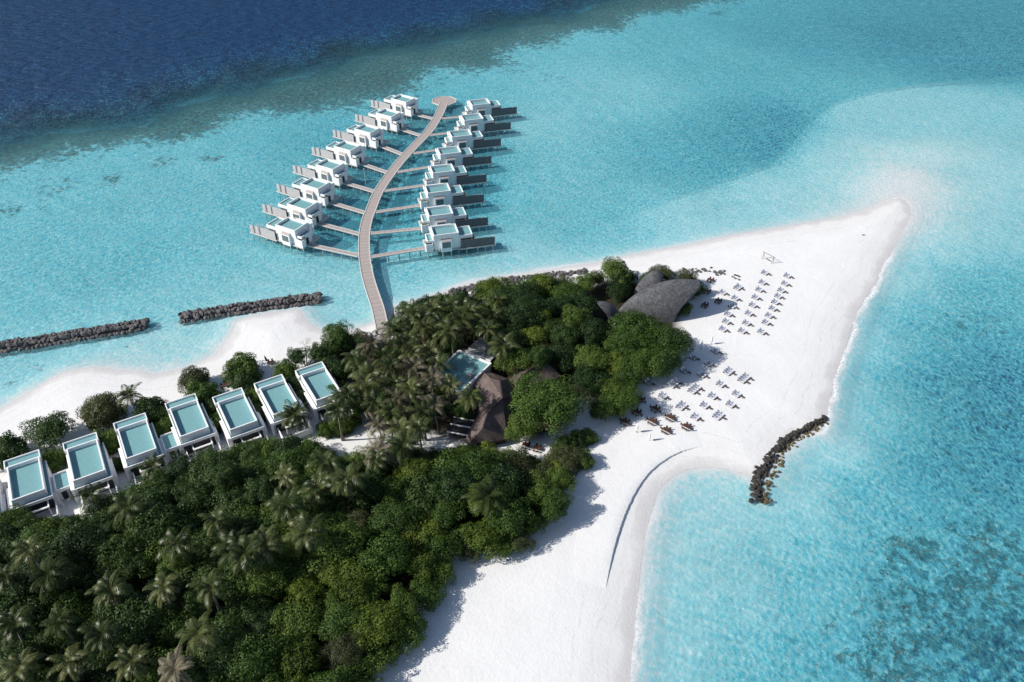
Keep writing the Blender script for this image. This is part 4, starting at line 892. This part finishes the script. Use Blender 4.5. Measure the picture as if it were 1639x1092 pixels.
fill(poly_w(FOREST_B, 4.0), 6.2, [[(545,520),(620,505),(700,500),(745,540),(765,640),(760,720),(560,720)], [(690,540),(800,540),(830,600),(905,590),(930,640),(900,720),(690,720)],
      [(800,600),(940,590),(940,720),(800,720)], [(945,470),(1000,470),(1000,545),(950,545)], [(940,455),(1115,440),(1130,470),(1110,545),(1080,590),(990,590),(985,520),(940,520)], [(590,520),(640,480),(640,540),(590,560)]], kinds_b, 2.2, 6, 4.5, 7.0, 3.6, 5.4, 12000, 5)
# low growth under the palm grove
g = random.Random(9)
for px, py in ((530,560),(550,548),(520,590),(545,600),(575,540),(535,625),(585,555),(640,575),(600,615),(660,645),(625,632),(700,540),(715,560),(655,520),(690,575),(575,655),(735,655),(745,660),(700,640),(720,500),(740,475),(700,482),(680,490),(655,498),(640,515),(770,470),(760,535),(790,545),(815,520),(700,630),(990,470),(1000,455),(1040,452),(985,585),(960,560)):
    tpx(px, py, g.uniform(2.0,3.4), g.uniform(2.4,3.8), g.choice(['dark','mid','dark','dark']))
for px, py in ((1000,600),(985,635),(965,655),(995,560),(1065,585),(1000,640),(940,560),(925,545),(950,585)): tpx(px, py, g.uniform(2.6,4.2), g.uniform(3.4,4.4), g.choice(['mid','dark','mid']))
print('trees', NT, 'palms', len(PALMS))
# ------------------------------------------------------------------ rocks
def rock_geo(g, sx, sy, sz):
    """a broken boulder: a jittered, flattened lump with flat facets"""
    t_ = (1+5**.5)/2
    v = [(-1,t_,0),(1,t_,0),(-1,-t_,0),(1,-t_,0),(0,-1,t_),(0,1,t_),(0,-1,-t_),(0,1,-t_),(t_,0,-1),(t_,0,1),(-t_,0,-1),(-t_,0,1)]
    f = [(0,11,5),(0,5,1),(0,1,7),(0,7,10),(0,10,11),(1,5,9),(5,11,4),(11,10,2),(10,7,6),(7,1,8),(3,9,4),(3,4,2),(3,2,6),(3,6,8),(3,8,9),(4,9,5),(2,4,11),(6,2,10),(8,6,7),(9,8,1)]
    a = g.uniform(0, 6.28); ca, sa = math.cos(a), math.sin(a); out = []
    for x, y, z in v:
        k = g.uniform(.72, 1.25)/1.9; x, y, z = x*k*sx, y*k*sy, z*k*sz; out.append((x*ca-y*sa, x*sa+y*ca, z))
    return out, f
g = random.Random(21); RK = []
for k in range(9):
    v, f = rock_geo(g, g.uniform(.8,1.2), g.uniform(.65,.95), g.uniform(.55,.85)); me = bpy.data.meshes.new('boulder'); me.from_pydata(v, [], f); me.materials.append(M['rock' if k % 3 else 'rock_light' if False else 'rock']); RK.append(me)
def path_pts(pxs, h=0.0):
    w = [at(*p, h) for p in pxs]; L = [0]
    for i in range(1, len(w)): L.append(L[-1] + (w[i]-w[i-1]).length)
    def f(s):
        s = min(max(s, 0), L[-1]-1e-4); i = max(j for j in range(len(L)-1) if L[j] <= s); t_ = (s-L[i])/(L[i+1]-L[i]); d = (w[i+1]-w[i]).normalized()
        return w[i].lerp(w[i+1], t_), Vector((-d.y, d.x, 0))
    return f, L[-1]
def mound(name, f, L, half, top, mat, label):
    vs, fs = [], []; n = int(L/1.2)
    for i in range(n+1):
        p, nn = f(L*i/n); e_ = min(1, .25 + i/3, .25 + (n-i)/3)
        for o, z in ((-half*1.7,-2.2),(-half,-.2),(-half*.5,top*.8),(half*.5,top*.8),(half,-.2),(half*1.7,-2.2)):
            q = p + nn*o*e_*g.uniform(.9,1.1); vs.append((q.x, q.y, z*e_ if z > 0 else z))
        if i:
            k = len(vs) - 12
            for c_ in range(5): fs.append((k+c_, k+6+c_, k+7+c_, k+c_+1))
    mb = MB(); mb.add(vs, fs); o = mb.obj(name, M[mat]); return tag(o, label, 'rubble', kind='stuff')
def breakwater(pxs, n, lab, grp):
    f, L = path_pts(pxs); mound('rubble_core', f, L, 1.9, .9, 'rock', 'dark rubble core under the ' + grp)
    lanes = [(-2.1,.10,.92),(-.85,.95,1.05),(.65,1.0,1.0),(1.9,.25,.95)]; per = n//4
    for li, (o_, z, s) in enumerate(lanes):
        for k in range(per):
            p, nn = f(L*(k + .5 + (.25 if li % 2 else -.25))/per); q = p + nn*(o_ + g.uniform(-.28,.28))
            r = link('boulder', random.choice(RK)); r.location = (q.x, q.y, z + g.uniform(-.15,.22)); r.rotation_euler = (g.uniform(-.5,.5), g.uniform(-.5,.5), g.uniform(0,6.28)); s2 = s*g.uniform(.85,1.3); r.scale = (s2, s2, s2)
            tag(r, lab, 'rock', grp)
breakwater([(-30,561),(60,549),(120,538),(180,529),(236,520)], 156, 'grey boulder piled in the breakwater that runs off the photo edge', 'breakwater that runs off the photo edge')
breakwater([(288,510),(330,503),(380,496),(430,489),(480,482),(514,478)], 144, 'grey boulder piled in the breakwater ahead of the square hedge', 'breakwater ahead of the square hedge')
def rubble(name, pxs, wid, num, smin, smax, mat, label, ztop=.5, taper=None, seed=4, land=True):
    f, L = path_pts(pxs); gg = random.Random(seed); mb = MB()
    for k in range(num):
        s = L*gg.random(); w = wid(s/L) if callable(wid) else wid; p, nn = f(s); q = p + nn*gg.gauss(0, .5)*w
        v, fc = rock_geo(gg, *(gg.uniform(smin, smax) for _ in range(2)), gg.uniform(smin, smax)*.8); z = (max(0, gz(q.x, q.y)) if land else 0) + ztop*math.exp(-((q-p).length/(w*.6))**2) * gg.random()
        mb.add([(x+q.x, y+q.y, zz+z) for x, y, zz in v], fc)
    return tag(mb.obj(name, M[mat]), label, 'rocks', kind='stuff')
rubble('groyne_rocks', [(1322,670),(1298,683),(1270,697),(1252,711),(1240,727),(1227,745),(1216,763),(1209,783),(1212,803)], lambda u: .70 + .75*u, 290, .3, .8, 'blackrock', 'black jagged rocks forming the curved groyne on the open beach', .6)
rubble('groyne_wet_stones', [(1322,672),(1300,690),(1275,704),(1258,720),(1246,740),(1232,765),(1226,790),(1222,806)], 1.3, 110, .25, .6, 'ochre_rock', 'olive brown wet stones along the seaward side of the groyne', .05, seed=8) if M.setdefault('ochre_rock', surf('ochre_rock', (.15,.12,.065), .7, .6, 2, .3, 8)) else 0
rubble('revetment_stones', [(720,470),(740,465),(765,460),(795,454),(825,449),(860,445)], 1.6, 150, .5, 1.0, 'rock', 'dark stones of the small revetment on the north shore', .5, seed=5)
rubble('shore_stones', [(872,444),(900,441),(938,437)], 1.4, 90, .4, .9, 'rock', 'dark stones lined along the north shore behind the trees', .4, seed=6)
rubble('scattered_stones', [(1092,436),(1120,437),(1145,439),(1160,441)], 2.2, 34, .25, .75, 'rock', 'small dark stones scattered on the sand behind the shell', .05, seed=7)

# ------------------------------------------------------------------ beach furniture
def lounger():
    r = thing('sun_lounger', 'x', 'sun lounger')
    f = MB(); f.box(-.36, .36, -1.0, 1.0, .24, .32)
    for x in (-.33, .27):
        for y in (-.95, .85): f.box(x, x+.07, y, y+.08, 0, .24)
    f.obj('frame', M['darkwood'], r)
    c = MB(); c.bevbox(-.34, .34, -.98, .25, .323, .43, .04); c.obj('seat_cushion', M['cushion'], r)
    b = MB(); b.add([(-.34,.25,.33),(.34,.25,.33),(.34,.95,.98),(-.34,.95,.98),(-.34,.33,.28),(.34,.33,.28),(.34,1.03,.93),(-.34,1.03,.93)], [(0,1,2,3),(7,6,5,4),(0,4,5,1),(1,5,6,2),(2,6,7,3),(3,7,4,0)])
    b.obj('backrest', M['cushion'], r)
    t_ = MB().bevbox(-.22, .22, -.3, .2, .433, .50, .03); t_.obj('folded_towel', M['towel'], r)
    return r
def side_table():
    r = thing('side_table', 'x', 'table'); MB().bevbox(-.28, .28, -.45, .45, .40, .47, .02).obj('top', M['wood'], r)
    for x in (-.24, .24):
        for y in (-.38, .38): MB().box(x-.03, x+.03, y-.03, y+.03, 0, .40).obj('leg', M['darkwood'], r)
    return r
LA = R(45)                    # the rows run this way; the loungers look out to sea across it
lg, stb = lounger(), side_table(); first = [True, True]
def put_set(px, py, n, row, what, shade=False):
    c = onland(px, py); u = Vector((math.cos(LA), math.sin(LA), 0)); v = Vector((math.cos(LA-R(90)), math.sin(LA-R(90)), 0))
    c = c - v*1.0; nm = ['seaward', 'landward'] if n == 2 else ['first', 'middle', 'last'] if n == 3 else ['first', 'second', 'third', 'fourth']
    for k in range(n):
        q = c + u*(.98*(k - (n-1)/2)); q.z = gz(q.x, q.y)
        o = lg if first[0] else dup(lg, q, 0, ''); first[0] = False; j = random.uniform(-.08,.08)
        o.location = q; o.rotation_euler = (0, 0, LA + j); o['label'] = f"pale cushioned lounger, {('upper' if k else 'lower') if n == 2 else ORD[k]} one of {row}{what}"; o['group'] = 'sun loungers on the beach'
    for k in range(1 if n < 4 else 2):
        off = 0 if n < 4 else (-1 if k == 0 else 1); q = c + v*1.52 + u*(off*.98 + .15); q.z = gz(q.x, q.y)
        o = stb if first[1] else dup(stb, q, 0, ''); first[1] = False
        o.location = q; o.rotation_euler = (0, 0, LA + random.uniform(-.1,.1)); o['label'] = f"{'lower ' if n > 3 and k == 0 else 'upper ' if n > 3 else ''}brown side table by {row}{what}"; o['group'] = 'side tables by the loungers'
s1, o1 = 5.122, (1000, 400)
ROWS = [('the pair {} from the swing in the seaward row', [(1355,230),(1335,295),(1305,350),(1280,398),(1255,448),(1235,500),(1205,558),(1180,615),(1145,692)]),
        ('the pair {} from the swing in the middle row', [(1170,205),(1150,285),(1125,345),(1095,408),(1072,472),(1040,540),(1020,620),(985,685)]),
        ('the pair {} from the swing in the shell-side row', [(950,325),(928,415),(903,480),(870,545),(855,608),(828,670)])]
for txt, P_ in ROWS:
    for k, (x, y) in enumerate(P_): put_set(o1[0]+x/s1, o1[1]+y/s1, 3 if (x, y) == (950,325) else 2, txt.format(ORD[k]), '')
put_set(1000+825/s1, 400+368/s1, 2, 'the pair alone near the tip of the shell', '')
s2, o2 = 5.854, (960, 540)
for k, (x, y, n, w) in enumerate([(1110,150,2,'the pair nearest the shaded white parasol'),(1045,270,2,'the pair at the edge of the tree shade'),(985,375,2,'the pair just outside the shade corner'),(1235,345,3,'the three beside the open sand'),(1160,465,2,'the pair between the two sets of four'),
      (1085,578,2,'the pair in the middle of the lower field'),(1310,558,2,'the seaward pair below the set of four'),(1255,655,2,'the pair next to the lowest seaward three'),(1010,665,2,'the pair behind the lower middle three'),(925,775,2,'the lowest pair by the dining tables'),
      (620,575,2,'the pair nearest the shaded dining table'),(795,670,3,'the three above the dining tables'),(1140,760,3,'the lowest seaward three'),(1380,410,4,'the seaward set of four'),(915,510,4,'the middle set of four'),(725,455,4,'the set of four at the shade edge'),
      (905,210,2,'the first shaded pair under the trees'),(820,335,2,'the second shaded pair under the trees'),(620,345,2,'the third shaded pair under the trees'),(485,445,2,'the deepest shaded pair under the trees')]):
    put_set(o2[0]+x/s2, o2[1]+y/s2, n, w, '')
# dining tables with chairs
def table():
    r = thing('dining_table', 'x', 'table'); MB().bevbox(-.95, .95, -.55, .55, .70, .77, .02).obj('top', M['wood'], r)
    for x in (-.85, .85):
        for y in (-.45, .45): MB().box(x-.04, x+.04, y-.04, y+.04, 0, .70).obj('leg', M['darkwood'], r)
    return r
def chair():
    r = thing('dining_chair', 'x', 'chair'); MB().bevbox(-.24, .24, -.24, .24, .42, .48, .02).obj('seat', M['darkwood'], r)
    MB().bevbox(-.24, .24, .20, .25, .52, .95, .02).obj('backrest', M['darkwood'], r)
    for x in (-.21, .21):
        for y in (-.21, .21): MB().box(x-.025, x+.025, y-.025, y+.025, 0, .42 if y < 0 else .9).obj('leg', M['wood'], r)
    return r
tb, ch = table(), chair(); ft = [True, True]
def dining(px, py, ang, what, nch=4, red=True):
    c = onland(px, py); o = tb if ft[0] else dup(tb, c, 0, ''); ft[0] = False
    o.location = c; o.rotation_euler = (0, 0, ang); o['label'] = f'red brown dining table {what}'; o['group'] = 'dining tables on the sand'
    for k, (x, y, r_) in enumerate([(-.5,.95,0),(.5,.95,0),(-.5,-.95,math.pi),(.5,-.95,math.pi),(-1.4,0,math.pi/2),(1.4,0,-math.pi/2)][:nch]):
        q = c + Vector((x*math.cos(ang)-y*math.sin(ang), x*math.sin(ang)+y*math.cos(ang), 0)); o = ch if ft[1] else dup(ch, q, 0, ''); ft[1] = False
        o.location = q; o.rotation_euler = (0, 0, ang + r_ + random.uniform(-.15,.15)); o['label'] = f'dark wooden chair set round the table {what}'; o['group'] = 'chairs round the dining table ' + what
DT = [(380,595,'in the tree shade'),(520,685,'just outside the shade'),(490,800,'in the middle of the front rank'),(660,765,'in the middle of the second rank'),(620,885,'nearest the white parasols'),(810,850,'nearest the loungers'),(235,805,'first from the hedge'),(345,715,'second from the hedge')]
for x, y, w in DT: dining(o2[0]+x/s2, o2[1]+y/s2, R(-42), w, 6)
for x, y, w in ((700,258,'nearest the scattered stones'),(675,352,'in the shade behind the shell tip'),(765,430,'beside the lone pair of loungers'),(655,465,'at the mouth of the great shell')): dining(o1[0]+x/s1, o1[1]+y/s1, R(-35), w, 4)
for x, y, w in ((842,715,'on the terrace under the big tree'),(860,720,'at the outer end of the terrace')): dining(x, y, R(-20), w, 4)
dining(434, 583, R(20), 'on the villa beach by the square hedge', 2); dining(362, 618, R(60), 'on the villa beach by the olive bush', 2)
c = onland(429, 581.5); cp = parasol('wood', 'closed_parasol', 'closed dark brown parasol on the villa beach by the square hedge'); cp.location = c; cp.rotation_euler = (R(6), R(-8), 0)
# loose bench and stools beside the stones
c = onland(1179, 442.5); bn = thing('bench', 'dark low bench standing by itself beside the stones', 'bench', tuple(c), R(-35))
MB().bevbox(-.9,.9,-.25,.25,.40,.48,.02).obj('seat', M['darkwood'], bn)
for x in (-.75,.75): MB().box(x-.05,x+.05,-.2,.2,0,.4).obj('leg', M['darkwood'], bn)
for k, (x, y) in enumerate(((1172,444),(1176,446.5),(1182,448.5))):
    c = onland(x, y); rr = thing('stool', ['pale stool nearest the stones','pale stool between two others','pale stool nearest the loungers'][k], 'stool', tuple(c), .3*k, 'pale stools beside the bench')
    MB().bevbox(-.3,.3,-.3,.3,.32,.42,.04).obj('seat', M['greywood'], rr)
    for x_ in (-.22,.22):
        for y_ in (-.22,.22): MB().box(x_-.03,x_+.03,y_-.03,y_+.03,0,.32).obj('leg', M['greywood'], rr)
# white closed parasols
wpz = parasol('canvas', 'closed_parasol', 'x')
for k, (px, py, lb) in enumerate(((1019,692,'closed white parasol on the sand nearer the hedges'),(1039,706,'closed white parasol on the sand lower on the beach'),(1122,558,'closed white parasol in the tree shade by the loungers'),(1138,551,'closed white parasol beyond the tree shade'),(1022,608,'closed white parasol at the foot of the trees'))):
    c = onland(px, py); o = wpz if k == 0 else dup(wpz, c, 0, ''); o.location = c; o['label'] = lb; o['group'] = 'closed white parasols'
# wooden swing frame
a, b_ = onland(1221, 414), onland(1236.5, 421.5); sw = thing('swing_frame', 'wooden swing frame standing alone on the open sand', 'swing', (a.x, a.y, a.z))
w_ = b_ - a; w_.z = 0
for q in (Vector((0,0,0)), w_):
    d = Vector((-w_.y, w_.x, 0)).normalized()*.55
    for sg in (-1, 1): MB().tube([q + d*sg, q + Vector((0,0,2.4))], .07, 6).obj('post', M['greywood'], sw)
e_ = w_.normalized()*.5
MB().tube([-e_ + Vector((0,0,2.42)), w_ + e_ + Vector((0,0,2.42))], .075, 6).obj('crossbar', M['wood'], sw)
m0 = w_*.3 + Vector((0,0,.55)); m1 = w_*.7 + Vector((0,0,.55))
st2 = MB().bar(m0, m1, .4, .05).obj('seat', M['greywood'], sw)
for q in (m0, m1): MB().tube([q, Vector((q.x, q.y, 2.4))], .02, 4).obj('rope', M['greywood'], sw)
# a driftwood post on the spit
c = onland(1382, 377); pz = thing('driftwood', 'small dark piece of driftwood on the sand spit', 'driftwood', tuple(c)); MB().tube([(-.5,0,.12),(0,.1,.22),(.6,.05,.12)], [.1,.16,.08], 6).obj('log', M['darkwood'], pz)
